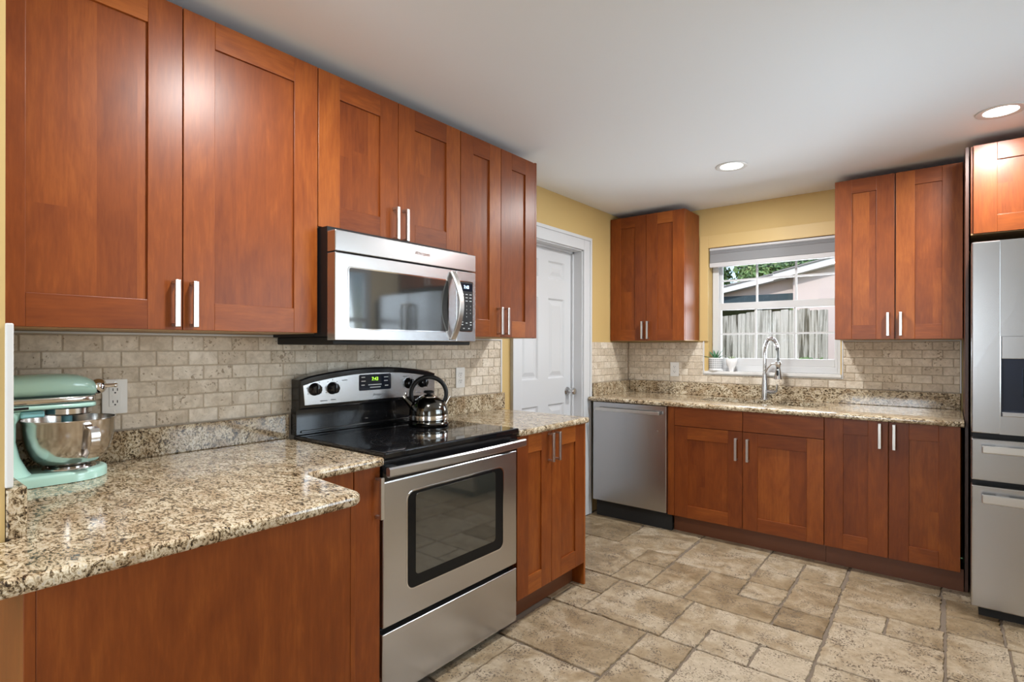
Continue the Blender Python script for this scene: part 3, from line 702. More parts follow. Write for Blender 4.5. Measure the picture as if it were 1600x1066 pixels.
# faucet
fx, fy = 1.143, 3.950
fc = thing('kitchen_faucet', (fx, fy, ZC1), 'tall chrome spring-neck faucet with pull-down spray head at the sink', 'faucet')
t = MB(); t.lathe([(.030, 0), (.030, .006), (.025, .012), (.0245, .06), (.0225, .11), (.0185, .16), (.0175, .185), (.0165, .19)], (fx, fy, ZC1), 28); t.build('body', 'satin_steel', fc)
t = MB(); t.cyl((fx, fy, ZC1+.186), (fx, fy, 1.252), .0135); t.build('riser', 'chrome', fc)
dx, dy = 0.113, -0.125
arc = [(fx, fy, 1.245)]+[(fx+dx*(1-math.cos(a))/2, fy+dy*(1-math.cos(a))/2, 1.272+0.088*math.sin(a)) for a in [k*math.pi/20*0.93 for k in range(21)]]
# coil spring around the neck
L = []; pts = [Vector(p) for p in arc]; cum = [0]
for i in range(1, len(pts)): cum.append(cum[-1]+(pts[i]-pts[i-1]).length)
def at(s):
    for i in range(1, len(pts)):
        if s <= cum[i] or i == len(pts)-1:
            u = (s-cum[i-1])/(cum[i]-cum[i-1]); return pts[i-1].lerp(pts[i], u), (pts[i]-pts[i-1]).normalized()
turns = 22; side = Vector((dy, -dx, 0)).normalized()
for k in range(turns*14+1):
    s = cum[-1]*k/(turns*14); p_, t_ = at(s); nn = t_.cross(side); a = 2*math.pi*k/14
    L.append(p_+(side*math.cos(a)+nn*math.sin(a))*.0125)
t = MB(); t.tube(L, .0032, 6); t.tube(arc, .0085, 10); t.build('spring_neck', 'chrome', fc)
e = Vector(arc[-1]); hx, hy = 1.262, 3.820
t = MB(); t.tube([e, (hx-.002, hy, 1.27), (hx, hy, 1.235), (hx, hy, 1.20)], [.0135, .0075, .0075, .0075], 12); t.build('hose', 'dark_steel', fc)
t = MB(); t.lathe([(.012, .125), (.016, .122), (.016, .085), (.014, .08), (.017, .055), (.027, .010), (.030, 0), (.026, -.002), (0, -.002)], (hx, hy, 1.076), 24)
sh = t.build('spray_head', 'satin_steel', fc)
t = MB(); t.prism(rrect(hx-.006, hx+.008, 1.10, 1.135, .005), hy-.030, hy-.018, 'y', .002); t.prism(rrect(hx-.005, hx+.007, 1.145, 1.158, .004), hy-.026, hy-.012, 'y', .002); t.build('spray_button', 'black_plastic', sh)
t = MB(); t.tube([(fx, fy, 1.10), (fx+.03, fy-.03, 1.15), (fx+.065, fy-.073, 1.178), (hx-.012, hy+.014, 1.182)], .0055, 10); t.lathe([(.019, 0), (.0205, .004), (.0205, .016), (.019, .02)], (hx, hy, 1.171), 20); t.build('support_arm', 'chrome', fc)
t = MB(); t.cyl((fx+.015, fy-.004, .972), (fx+.075, fy-.02, .972), .0165, .0145); t.tube([(fx+.068, fy-.018, .972), (fx+.085, fy-.022, .978), (fx+.090, fy-.024, 1.03)], [.009, .007, .0065], 10); t.build('lever_handle', 'satin_steel', fc)

# ------------------------------------------------------------------ dishwasher
dw = thing('dishwasher', (0.355, 3.65, 0), 'stainless dishwasher with bar handle under the back worktop', 'dishwasher')
t = MB(); t.box(0.064, 0.648, 3.372, 3.93, 0.115, 0.880); t.build('body', 'black_matt', dw)
t = MB(); t.box(0.062, 0.6495, 3.328, 3.371, 0.131, 0.880, .004); d = t.build('door', 'steel_v', dw)
t = MB(); t.box(0.102, 0.612, 3.283, 3.303, 0.818, 0.842, .004); t.box(.120, .145, 3.302, 3.329, .822, .838); t.box(.57, .595, 3.302, 3.329, .822, .838); t.build('handle', 'nickel', d)
t = MB(); t.cyl((.585, 3.3275, .70), (.585, 3.3285, .70), .006); t.build('badge', 'nickel', d)
t = MB(); t.box(0.064, 0.668, 3.385, 3.41, 0.0, 0.114); t.build('toe_panel', 'black_matt', dw)

# ------------------------------------------------------------------ refrigerator
rf = thing('refrigerator', (2.735, 3.55, 0), 'stainless french-door refrigerator cut by the right edge', 'refrigerator')
FX, FR, FFY = 2.284, 3.185, 3.100
t = MB(); t.box(FX+.004, FR-.004, FFY+.075, 3.99, 0.055, 1.80, .003); t.build('body', 'black_plastic', rf)
t = MB(); t.box(FX+.03, FR-.03, FFY+.05, 3.95, 0.0, .055); t.build('base_grille', 'black_matt', rf)
cxm = (FX+FR)/2
for nm, a0, a1, sgn in (('door', FX, cxm-.003, 1), ('door', cxm+.003, FR, -1)):
    t = MB()
    if sgn == 1:    # left door has the dispenser recess
        DX0, DX1, DZ0, DZ1 = 2.393, 2.600, 0.974, 1.352
        t.box(a0, DX0, FFY, FFY+.07, .889, 1.806, .006); t.box(DX1, a1, FFY, FFY+.07, .889, 1.806, .006)
        t.box(DX0-.006, DX1+.006, FFY+.0004, FFY+.07, DZ1, 1.8055); t.box(DX0-.006, DX1+.006, FFY+.0004, FFY+.07, .8895, DZ0)
    else: t.box(a0, a1, FFY, FFY+.07, .889, 1.806, .006)
    d = t.build('door', 'steel_v', rf)
    h = MB(); hx_ = (cxm-.035) if sgn == 1 else (cxm+.035)
    h.tube([(hx_, FFY, 1.0), (hx_, FFY-.05, 1.01), (hx_, FFY-.055, 1.05), (hx_, FFY-.055, 1.65), (hx_, FFY-.05, 1.69), (hx_, FFY, 1.70)], .013, 12); h.build('handle', 'nickel', d)
    if sgn == 1:
        q = MB(); q.box(DX0, DX1, FFY+.001, FFY+.069, 1.246, DZ1, .002); q.build('dispenser_panel', 'steel_v', d)
        q = MB(); q.box(DX0, DX1, FFY+.060, FFY+.069, DZ0, 1.246); q.box(DX0, DX0+.003, FFY+.002, FFY+.06, DZ0, 1.246); q.box(DX1-.003, DX1, FFY+.002, FFY+.06, DZ0, 1.246); q.build('dispenser_recess', 'cavity', d)
        q = MB(); q.box(DX0+.002, DX1-.002, FFY-.004, FFY+.06, DZ0, DZ0+.022, .003); q.build('drip_tray', 'steel_h', d)
        q = MB(); q.box(2.47, 2.53, FFY+.035, FFY+.055, 1.06, 1.20, .004); q.build('paddle', 'black_plastic', d)
for z0, z1, hz0, hz1 in ((0.663, 0.862, 0.797, 0.837), (0.053, 0.638, 0.560, 0.607)):
    t = MB(); t.box(FX, FR, FFY, FFY+.07, z0, z1, .006); d = t.build('drawer', 'steel_v', rf)
    h = MB(); h.box(2.322, 3.147, FFY-.050, FFY-.030, hz0+.004, hz1-.002, .004); h.box(2.375, 2.42, FFY-.031, FFY, hz0+.012, hz1-.008); h.box(3.04, 3.09, FFY-.031, FFY, hz0+.012, hz1-.008); h.build('handle', 'nickel', d)

# ------------------------------------------------------------------ microwave
mw = thing('microwave_oven', (0.22, 1.18, 1.325), 'stainless over-the-range microwave with curved handle', 'microwave')
MY0, MY1, MX = 0.8035, 1.5605, 0.457
t = MB(); t.box(0.0145, 0.405, MY0+.001, MY1-.001, 1.336, 1.745); t.build('body', 'black_plastic', mw)
t = MB(); t.box(0.03, 0.430, MY0+.01, MY1-.01, 1.306, 1.3355, .004); t.build('vent_base', 'black_matt', mw)
t = MB(); t.box(0.406, MX, MY0, MY1, 1.649, 1.727, .003); gr = t.build('vent_grille', 'steel_h', mw)
text('raised_lettering', 'Whirlpool', on_x(MX+.0004, 1.225, 1.692), .021, 'chrome', gr, .0008, .25)
t = MB(); t.box(0.406, MX-.001, MY0, 1.4305, 1.322, 1.645, .003); d = t.build('door', 'steel_h', mw)
t = MB(); t.prism(rrect(.858, 1.383, 1.362, 1.598, .012), MX-.006, MX+.0015, 'x', .001, 2); t.build('window_bezel', 'chrome', d)
t = MB(); t.prism(rrect(.863, 1.378, 1.367, 1.593, .010), MX-.006, MX+.0022, 'x', .0006, 2); t.build('window', 'micro_glass', d)
pts = []
for k in range(17):
    u = k/16; pts.append((MX+.004+.052*math.sin(math.pi*u)**.9, 1.405, 1.333+.300*u))
t = MB(); t.sweep(pts, (0, 1, 0), .030, .012); t.build('handle', 'nickel', d)
t = MB(); t.box(0.406, MX-.001, 1.4315, MY1, 1.322, 1.645, .003); cp = t.build('control_panel', 'steel_h', mw)
t = MB(); t.prism(rrect(1.449, 1.540, 1.368, 1.602, .010), MX-.006, MX+.0012, 'x', .0008, 2); t.build('keypad_bezel', 'chrome', cp)
t = MB(); t.prism(rrect(1.4525, 1.5365, 1.372, 1.598, .008), MX-.006, MX+.002, 'x', .0006, 2); kp = t.build('keypad', 'black_plastic', cp)
t = MB(); t.prism(rrect(1.456, 1.533, 1.555, 1.590, .003), MX, MX+.0026, 'x'); t.build('display', 'display', kp)
text('display_digits', '7:43', on_x(MX+.0028, 1.494, 1.573), .021, 'led_blue', kp, .0002)
t = MB()
for r_, z in enumerate((1.540, 1.525, 1.510)):
    for c_ in range(3): y = 1.470+.026*c_; t.box(MX+.0015, MX+.0024, y-.007, y+.007, z-.0016, z+.0016)
t.build('key_labels', 'ink_light', kp)
KEY = '123456789*0#'
for i, ch in enumerate('1234567890'):
    r_, c_ = divmod(i, 3)
    if ch == '0': c_ = 1
    text('key_digit', ch, on_x(MX+.0022, 1.470+.026*c_, 1.486-.0165*r_), .0085, 'ink_light', kp, .0002)
t = MB()
for y, z in ((1.468, 1.412), (1.496, 1.408), (1.524, 1.412), (1.468, 1.400), (1.524, 1.400), (1.478, 1.383), (1.512, 1.383)): t.box(MX+.0015, MX+.0024, y-.0055, y+.0055, z-.002, z+.002)
t.build('key_labels', 'ink_light', kp)

# ------------------------------------------------------------------ range
rg = thing('cooking_range', (0.33, 1.25, 0), 'freestanding stainless electric range with black glass cooktop', 'range')
RY0, RY1 = 0.8705, 1.6335
t = MB(); t.box(0.060, 0.600, RY0, RY1, 0.035, 0.900); t.box(0.10, 0.56, RY0+.03, RY0+.07, 0, .035); t.box(0.10, 0.56, RY1-.07, RY1-.03, 0, .035); t.build('body', 'black_gloss', rg)
t = MB(); t.box(0.06, 0.660, RY0-.001, RY1+.001, 0.9005, 0.926, .006, seg=3); ck = t.build('cooktop', 'black_glass', rg)
for cx, cy, r in ((0.50, 1.06, .105), (0.245, 1.06, .08), (0.245, 1.44, .105), (0.50, 1.44, .08)):
    t = MB()
    for rr in (r, r*.62):
        t.ring([[(cx+q*math.cos(a*math.pi/32), cy+q*math.sin(a*math.pi/32), .9263) for a in range(64)] for q in (rr, rr-.0025)], cap=False, smooth=False)
    t.build('burner_ring', 'ring', ck)
t = MB(); t.box(0.600, 0.648, RY0, RY1, 0.862, 0.8998, .003)
for k in range(34): t.box(.6475, .6492, RY0+.20+k*.0108, RY0+.2065+k*.0108, .872, .881)
t.build('vent_trim', 'black_gloss', rg)
t = MB(); t.box(0.601, 0.6485, RY0+.001, RY1-.001, 0.3025, 0.822, .006, seg=3); od = t.build('oven_door', 'steel_h', rg)
t = MB(); t.box(0.601, 0.6475, RY0+.001, RY1-.001, 0.8225, 0.8605, .003); t.build('door_top_trim', 'black_gloss', od)
t = MB(); t.prism(rrect(.977, 1.537, .400, .768, .034), .645, .6500, 'x', .0012, 2); t.build('window_bezel', 'chrome', od)
t = MB(); t.prism(rrect(.982, 1.532, .405, .763, .030), .645, .6510, 'x', .001, 2); t.build('window_surround', 'black_trim', od)
t = MB(); t.prism(rrect(1.020, 1.478, .450, .753, .016), .645, .6518, 'x', .0006, 2); t.build('window', 'oven_glass', od)
t = MB(); t.sweep([(.692+.012*math.sin(math.pi*k/12), RY0-.012+(RY1-RY0+.012)*k/12, .864) for k in range(13)], (0, 0, 1), .034, .022); hd = t.build('handle', 'steel_h', od)
for y_ in (RY0+.004, RY1-.055):
    t = MB(); t.box(.640, .690, y_, y_+.041, .850, .878, .004); t.build('handle_bracket', 'black_plastic', hd)
t = MB(); t.box(0.601, 0.647, RY0, RY1, 0.040, 0.282, .005, seg=3); t.build('storage_drawer', 'steel_h', rg)
# backguard with bowed top
bg_ = []
for k in range(17):
    u = k/16; bg_.append((RY0+(RY1-RY0)*u, 1.163+.040*math.sin(math.pi*u)**.8 if 0 < k < 16 else 1.160))
t = MB(); t.prism([(RY1, 1.035), (RY0, 1.035)]+bg_, .036, .104, 'x', .007, 3); t.box(.036, .078, RY0, RY1, .927, 1.036, .002)
t.box(.0775, .084, RY0+.02, RY1-.02, .935, .945, .002)
gd = t.build('backguard', 'black_gloss', rg)
fp = []
for k in range(17):
    u = k/16; y = RY0+.014+(RY1-RY0-.020)*u; fp.append((y, 1.138+.040*math.sin(math.pi*u)**.8 if 0 < k < 16 else 1.137))
t = MB(); t.prism([(RY1-.006, 1.052), (RY0+.022, 1.052)]+fp, .1035, .1065, 'x', .0015, 2)
for y0, y1, z in ((.965, 1.00, 1.066), (1.015, 1.04, 1.068), (1.070, 1.100, 1.150), (1.415, 1.445, 1.152), (1.555, 1.59, 1.068), (1.50, 1.53, 1.068)): t.box(.1055, .1068, y0, y1, z-.0015, z+.0015, mi=1)
for ky in (.938, 1.024, 1.452, 1.542):
    for a in range(7):
        an = math.radians(-120+a*40); t.box(.1055, .1068, ky+.036*math.sin(an)-.0018, ky+.036*math.sin(an)+.0018, 1.118+.036*math.cos(an)-.0018, 1.118+.036*math.cos(an)+.0018, mi=1)
pf = t.build('control_face', ['steel_h', 'ink'], gd)
t = MB(); t.prism(rrect(1.160, 1.342, 1.097, 1.170, .008), .106, .1082, 'x', .0008, 2); dp = t.build('control_display', 'display', pf)
text('clock_digits', '7:43', on_x(.1085, 1.248, 1.148), .022, 'led_green', dp, .0002)
t = MB()
for y0, y1, z in ((1.172, 1.192, 1.158), (1.172, 1.195, 1.140), (1.172, 1.190, 1.122), (1.30, 1.325, 1.155), (1.30, 1.322, 1.138), (1.305, 1.325, 1.115), (1.21, 1.285, 1.122), (1.22, 1.28, 1.110)): t.box(.1075, .1086, y0, y1, z-.0018, z+.0018)
t.build('key_labels', 'ink_light', dp)
text('brand_lettering', 'Amana', on_x(.1067, 1.262, 1.075), .017, 'ink', pf, .0002)
for ky in (.938, 1.024, 1.452, 1.542):
    t = MB(); t.lathe([(.027, 0), (.027, .004), (.024, .008), (.0215, .024), (.018, .027), (0, .027)], (.1065, ky, 1.118), 28, axis=(1, 0, 0)); t.box(.128, .141, ky-.0045, ky+.0045, 1.097, 1.139, .002)
    t.build('knob', 'black_gloss', pf)

# ------------------------------------------------------------------ kettle
kx, ky, kz = 0.272, 1.434, 0.9266
kt = thing('tea_kettle', (kx, ky, kz), 'dark polished whistling kettle with black loop handle on the cooktop', 'kettle')
t = MB(); t.lathe([(.088, 0), (.094, .004), (.0955, .012), (.090, .018), (.0885, .022), (.0905, .03), (.0915, .055), (.090, .075), (.083, .098), (.068, .118), (.050, .130), (.046, .133), (0, .133)], (kx, ky, kz), 48); bd = t.build('body', 'dark_steel', kt)
t = MB(); t.lathe([(.0915, .030), (.0925, .031), (.0932, .050), (.0925, .052), (.0915, .052)], (kx, ky, kz), 48, cap=False); t.build('steel_band', 'bowl_steel', bd)
t = MB(); t.lathe([(.046, .131), (.044, .137), (.030, .143), (.012, .146), (0, .146)], (kx, ky, kz), 32); ld = t.build('lid', 'bowl_steel', kt)
t = MB(); t.lathe([(.010, .145), (.012, .150), (.024, .153), (.025, .160), (.020, .165), (0, .166)], (kx, ky, kz), 24); t.build('lid_knob', 'black_plastic', ld)
ux, uy = .686, .743    # direction across the picture
hp = []
for k in range(25):
    a = math.radians(-28+236*k/24); hp.append((kx+ux*.0815*math.cos(a), ky+uy*.0815*math.cos(a), kz+.150+.0785*math.sin(a)))
t = MB(); t.tube(hp, [.009+.002*math.sin(math.pi*k/24) for k in range(25)], 14); t.build('handle', 'black_plastic', kt)
t = MB(); t.tube([(kx-ux*.075, ky-uy*.075, kz+.092), (kx-ux*.100, ky-uy*.100, kz+.118), (kx-ux*.112, ky-uy*.112, kz+.132)], [.017, .012, .0105], 16); sp = t.build('spout', 'dark_steel', kt)
t = MB(); t.tube([(kx-ux*.110, ky-uy*.110, kz+.129), (kx-ux*.119, ky-uy*.119, kz+.140)], [.0125, .0125], 16); t.box(kx-ux*.108-.006, kx-ux*.108+.006, ky-uy*.108-.006, ky-uy*.108+.006, kz+.140, kz+.158, .003); t.build('whistle_cap', 'bowl_steel', sp)
t = MB(); t.sweep([(kx+ux*.079, ky+uy*.079, kz+.10), (kx+ux*.094, ky+uy*.094, kz+.128), (kx+ux*.099, ky+uy*.099, kz+.137)], (-uy, ux, 0), .016, .003); t.build('handle_bracket', 'bowl_steel', kt)

# ------------------------------------------------------------------ stand mixer
mx0 = 0.172
mxr = thing('stand_mixer', (mx0, 0.04, ZC1), 'aqua stand mixer with steel bowl on the granite by the outlet', 'mixer')
base = []
for k in range(25):
    a = math.radians(-90+180*k/24); base.append((mx0+.103*math.sin(a)*1.0, .072+.104*math.cos(a)))
base = [(mx0-.088, -.100), (mx0+.088, -.100)][::-1] + [(mx0-.098, -.05)] + base + [(mx0+.098, -.05)]
base = [(mx0+.088, -.102), (mx0-.088, -.102), (mx0-.099, -.05)]+[(mx0+.103*math.sin(math.radians(-90+7.5*k)), .084+.104*math.cos(math.radians(-90+7.5*k))) for k in range(25)]+[(mx0+.099, -.05)]
t = MB(); t.prism(base, ZC1+.0015, ZC1+.030, 'z', .009, 3, both=False, smooth=True)
def se(cx, cy, z, a, b_, n=28, p=2.6):
    out = []
    for k in range(n):
        th = 2*math.pi*k/n; c_, s_ = math.cos(th), math.sin(th)
        out.append((cx+a*math.copysign(abs(c_)**(2/p), c_), cy+b_*math.copysign(abs(s_)**(2/p), s_), z))
    return out
t.ring([se(mx0, -.045, ZC1+.024, .094, .058), se(mx0, -.050, ZC1+.040, .078, .052), se(mx0, -.059, ZC1+.075, .058, .046), se(mx0, -.065, ZC1+.12, .052, .043), se(mx0, -.064, ZC1+.17, .051, .043), se(mx0, -.054, ZC1+.204, .051, .052)])
pb = t.build('base', 'aqua', mxr, angle=50)
def sec(y, hw, z0, z1, n=28, p=2.5):
    zc, hh = (z0+z1)/2, (z1-z0)/2; out = []
    for k in range(n):
        th = 2*math.pi*k/n; c_, s_ = math.cos(th), math.sin(th)
        out.append((mx0+hw*math.copysign(abs(c_)**(2/p), c_), y, zc+hh*math.copysign(abs(s_)**(2/p), s_)))
    return out
zb = 1.152
t = MB(); t.ring([sec(-.112, .020, zb+.012, 1.190), sec(-.108, .038, zb+.004, 1.203), sec(-.09, .050, zb, 1.213), sec(-.05, .055, zb, 1.2165), sec(.0, .056, zb, 1.219), sec(.05, .056, zb, 1.220), sec(.09, .055, zb, 1.219), sec(.115, .052, zb, 1.215), sec(.137, .047, zb, 1.207), sec(.150, .040, zb, 1.199), sec(.158, .032, zb+.003, 1.191), sec(.161, .022, zb+.009, 1.184)])
hd = t.build('motor_head', 'aqua', mxr, angle=50)
t = MB(); t.ring([sec(-.09, .050, 1.118, 1.135, p=4), sec(-.04, .054, 1.118, 1.135, p=4), sec(.05, .055, 1.118, 1.135, p=4), sec(.11, .053, 1.118, 1.135, p=4), sec(.145, .042, 1.118, 1.135, p=4), sec(.157, .026, 1.119, 1.134, p=4)]); t.build('lower_shell', 'aqua', hd, angle=50)
t = MB(); t.ring([sec(-.09, .049, 1.134, 1.155, p=6), sec(-.04, .0535, 1.134, 1.155, p=6), sec(.05, .0545, 1.134, 1.155, p=6), sec(.11, .0525, 1.134, 1.155, p=6), sec(.144, .0415, 1.134, 1.155, p=6), sec(.156, .0255, 1.134, 1.155, p=6)]); t.build('trim_band', 'bowl_steel', hd)
t = MB(); t.lathe([(.017, -.014), (.021, -.007), (.0235, 0), (.0228, .008), (.0195, .015), (.013, .019), (0, .0205)], (mx0+.012, .163, 1.178), 28, axis=(.72, .69, 0)); t.cyl((mx0+.018, .178, 1.178), (mx0+.020, .206, 1.179), .0065, .0055, 14); t.sphere((mx0+.020, .207, 1.179), .0065); t.build('attachment_hub', 'chrome', hd)
t = MB(); t.tube([(mx0+.054, -.035, 1.127), (mx0+.064, -.03, 1.128), (mx0+.068, -.005, 1.129)], .0035, 10); t.build('speed_lever', 'black_plastic', hd)
t = MB(); t.lathe([(.054, 1.118), (.054, 1.103), (.050, 1.099), (0, 1.099)], (mx0, .096, 0), 32); t.build('planetary_ring', 'bowl_steel', hd)
t = MB(); t.cyl((mx0, .092, 1.05), (mx0, .092, 1.102), .013, .013, 16); t.build('beater_shaft', 'aqua_blue', hd)
t = MB(); t.box(mx0-.04, mx0+.045, -.018, .034, 1.099, 1.1175, .004); t.build('tilt_neck', 'aqua_blue', hd)
bx, by = mx0+.004, .098
prof = [(.048, .9445), (.048, .950), (.053, .953), (.068, .961), (.083, .974), (.094, .992), (.1025, 1.018), (.1075, 1.048), (.1095, 1.080), (.1115, 1.084), (.1115, 1.088), (.109, 1.088), (.106, 1.048), (.101, 1.018), (.092, .993), (.08, .976), (.064, .964), (.03, .960), (0, .960)]
t = MB(); t.lathe(prof, (bx, by, 0), 56, cap=False); t.lathe([(.046, .9445), (0, .9445)], (bx, by, 0), 56, cap=False)
bw = t.build('bowl', 'bowl_steel', mxr)
ha = math.radians(12); du = Vector((math.cos(ha), math.sin(ha), 0)); dv = Vector((-math.sin(ha), math.cos(ha), 0)); bc = Vector((bx, by, 0))
hp = [bc+du*r+Vector((0, 0, z)) for r, z in ((.107, 1.062), (.118, 1.068), (.134, 1.064), (.140, 1.048), (.138, 1.022), (.130, .998), (.118, .982), (.088, .982))]
t = MB(); t.sweep(hp, dv, .024, .0035); t.build('bowl_handle', 'bowl_steel', bw)
t = MB(); t.lathe([(.064, ZC1+.029), (.062, ZC1+.0335), (.052, ZC1+.0335), (.050, ZC1+.0300)], (bx, by, 0), 40, cap=False); t.build('bowl_clamp_plate', 'bowl_steel', mxr)

# ------------------------------------------------------------------ outlets
def outlet(face, a, z, d, label, gfci=False):
    o = thing('wall_outlet', (d, a, z) if face == 'x' else (a, d, z), label, 'outlet', 'white wall outlets')
    ax = 'x' if face == 'x' else 'y'; s = 1 if face == 'x' else -1
    def lay(mb, poly, d0, d1, bev=0.0):
        lo, hi = d+s*d0, d+s*d1
        mb.prism(poly, lo, hi, ax, bev, 2)
    t = MB(); lay(t, rrect(a-.036, a+.036, z-.058, z+.058, .004), 0, .0055, .0015); pl = t.build('cover_plate', 'plastic_white', o)
    t = MB()
    if gfci: lay(t, rrect(a-.0168, a+.0168, z-.0335, z+.0335, .003), .005, .0075, .0008)
    else:
        for dz in (-.019, .019): lay(t, rrect(a-.0168, a+.0168, z+dz-.0145, z+dz+.0145, .010), .005, .0072, .0008)
    rc = t.build('receptacle', 'plastic_white', o)
    t = MB()
    for dz in (-.020, .020):
        for da in (-.0062, .0062): lay(t, [(a+da-.0012, z+dz-.001), (a+da+.0012, z+dz-.001), (a+da+.0012, z+dz+.008), (a+da-.0012, z+dz+.008)], .006, .0078)
        lay(t, rrect(a-.0026, a+.0026, z+dz-.0095, z+dz-.0045, .002, 3), .006, .0078)
    t.build('socket_slots', 'slot', rc)
    if gfci:
        t = MB(); lay(t, rrect(a-.009, a+.009, z-.0065, z-.0005, .0008), .007, .0085, .0005); lay(t, rrect(a-.009, a+.009, z+.0005, z+.0065, .0008), .007, .0085, .0005); t.build('test_button', 'plastic_white', rc)
    t = MB()
    for dz in (-.048, .048) if gfci else (0,): lay(t, rrect(a-.003, a+.003, z+dz-.003, z+dz+.003, .0029, 4), .005, .0064)
    t.build('cover_screw', 'nickel', pl)
outlet('x', .254, 1.130, .0118, 'white outlet with test buttons behind the stand mixer', True)
outlet('x', 1.914, 1.122, .0118, 'white outlet on the tiles right of the kettle')
outlet('y', .431, 1.115, YB-.0118, 'white outlet on the back tiles above the dishwasher')

# ------------------------------------------------------------------ blind, plants, lamps
bl = thing('window_blind', (1.157, YB+.02, 2.08), 'grey roller shade pulled up at the top of the window', 'blind')
t = MB(); t.box(.709, 1.608, YB+.002, YB+.043, 2.062, 2.081, .003); t.build('head_rail', 'blind_rail', bl)
t = MB()
for k in range(3): t.box(.711, 1.606, YB+.003+.0015*(k % 2), YB+.040, 2.035+.009*k, 2.0435+.009*k, .002)
t.box(.711, 1.606, YB+.004, YB+.040, 1.965, 2.0345, .003)
t.build('gathered_fabric', 'blind', bl)
t = MB(); t.box(.709, 1.608, YB+.004, YB+.042, 1.930, 1.9645, .003); t.build('bottom_rail', 'blind_rail', bl)

def leaf(mb, c, az, el, L, w, th, curl, mi=0):
    R_ = []; c = Vector(c); h = Vector((math.cos(az), math.sin(az), 0)); sd = Vector((-h.y, h.x, 0))
    p = c.copy(); e_ = el
    for k in range(8):
        u = k/7; ww = w*(0.75+0.6*u-1.35*u**2.2)+.0006; tt = th*(1-u*.85)
        nn = h*(-math.sin(e_))+Vector((0, 0, 1))*math.cos(e_)
        R_.append([p+sd*ww*math.cos(a)+nn*tt*math.sin(a) for a in [j*math.pi/4 for j in range(8)]])
        p = p+(h*math.cos(e_)+Vector((0, 0, 1))*math.sin(e_))*L/7; e_ -= curl/7
    mb.ring(R_, mi)
SILL = WZ0+0.0095
px, py = .752, YB+.024
po = thing('potted_succulent', (px, py, SILL), 'spiky green succulent in a grey-checked white pot on the sill', 'plant')
t = MB(); t.lathe([(.054, 0), (.060, .006), (.060, .010), (.054, .009)], (px, py, SILL), 36); t.build('saucer', 'ceramic', po)
t = MB(); t.lathe([(.047, .009), (.0505, .012), (.0535, .102), (.051, .104), (.0485, .10), (.0475, .092), (0, .092)], (px, py, SILL), 44); pt = t.build('pot', 'ceramic', po)
t = MB()
for r_ in range(5):
    z = SILL+.022+.0156*r_; rad = .0512+.0022*(r_/5)
    for k in range(24):
        a = 2*math.pi*k/24; ca, sa = math.cos(a), math.sin(a); wv = Vector((-sa, ca, 0))*.0043; cc = Vector((px+rad*ca, py+rad*sa, z)); o_ = Vector((ca, sa, 0))*.0006
        t.add([cc+o_-wv, cc+o_+wv, cc+o_+wv+Vector((0, 0, .0095)), cc+o_-wv+Vector((0, 0, .0095))], [(0, 1, 2, 3)])
t.build('check_pattern', 'pot_grid', pt)
t = MB(); t.lathe([(.047, 0), (0, .003)], (px, py, SILL+.090), 24); t.build('soil', 'soil', po)
t = MB()
for az, el, L in ((200, 25, .085), (165, 55, .095), (125, 62, .08), (60, 75, .07), (20, 60, .105), (345, 35, .07), (300, 50, .06), (240, 60, .06), (270, 35, .055), (90, 45, .05)):
    leaf(t, (px, py, SILL+.086), math.radians(az), math.radians(el), L*1.2, .0125, .005, .25)
t.build('leaves', 'leaf', po)
px, py = .876, YB+.016
po = thing('potted_succulent', (px, py, SILL), 'tiny pale succulent in a white heart-shaped pot on the sill', 'plant')
rs = []
for z, a, b_ in ((0, .015, .013), (.02, .022, .017), (.05, .036, .022), (.075, .043, .025), (.092, .043, .024), (.100, .036, .020), (.100, .030, .016), (.090, .028, .015)):
    rs.append([(px+a*math.cos(k*math.pi/16), py+b_*math.sin(k*math.pi/16), SILL+z) for k in range(32)])
t = MB(); t.ring(rs); pt = t.build('pot', 'ceramic', po)
t = MB()
for k in range(9):
    leaf(t, (px+.012*math.cos(k*.7), py+.006*math.sin(k*.7), SILL+.092), k*.72, math.radians(45+12*(k % 3)), .030+.006*(k % 2), .006, .003, .2)
t.build('leaves', 'leaf_pale', po)

def can(x, y, label, seen=True):
    o = thing('recessed_light', (x, y, H), label, 'ceiling light', 'recessed ceiling lights')
    t = MB(); t.lathe([(.092, -.0005), (.092, -.004), (.085, -.006), (.066, -.003), (.064, -.0005)], (x, y, H), 40, cap=False); t.build('trim_ring', 'trim_white', o)
    t = MB(); t.lathe([(.064, -.0012), (0, -.0012)], (x, y, H), 40, cap=False); t.build('diffuser', 'lamp', o)
    l_ = light('recessed_lamp', 'AREA', (x, y, H-.012), CAN_POWER, (1.0, 0.995, 0.985), (0, 0, 0), shape='DISK', size=.12); l_.parent = o; l_.location = (0, 0, -.012)
can(1.165, 3.085, 'recessed ceiling light farther left, in front of the sink window')
can(2.387, 3.060, 'recessed ceiling light at right, near the cabinet above the refrigerator')
can(1.05, 0.62, 'recessed ceiling light over the range aisle, outside the picture')
can(1.05, -1.90, 'added recessed fill light behind the photographer, outside the picture')  # unseen lamp, added to light the room from behind

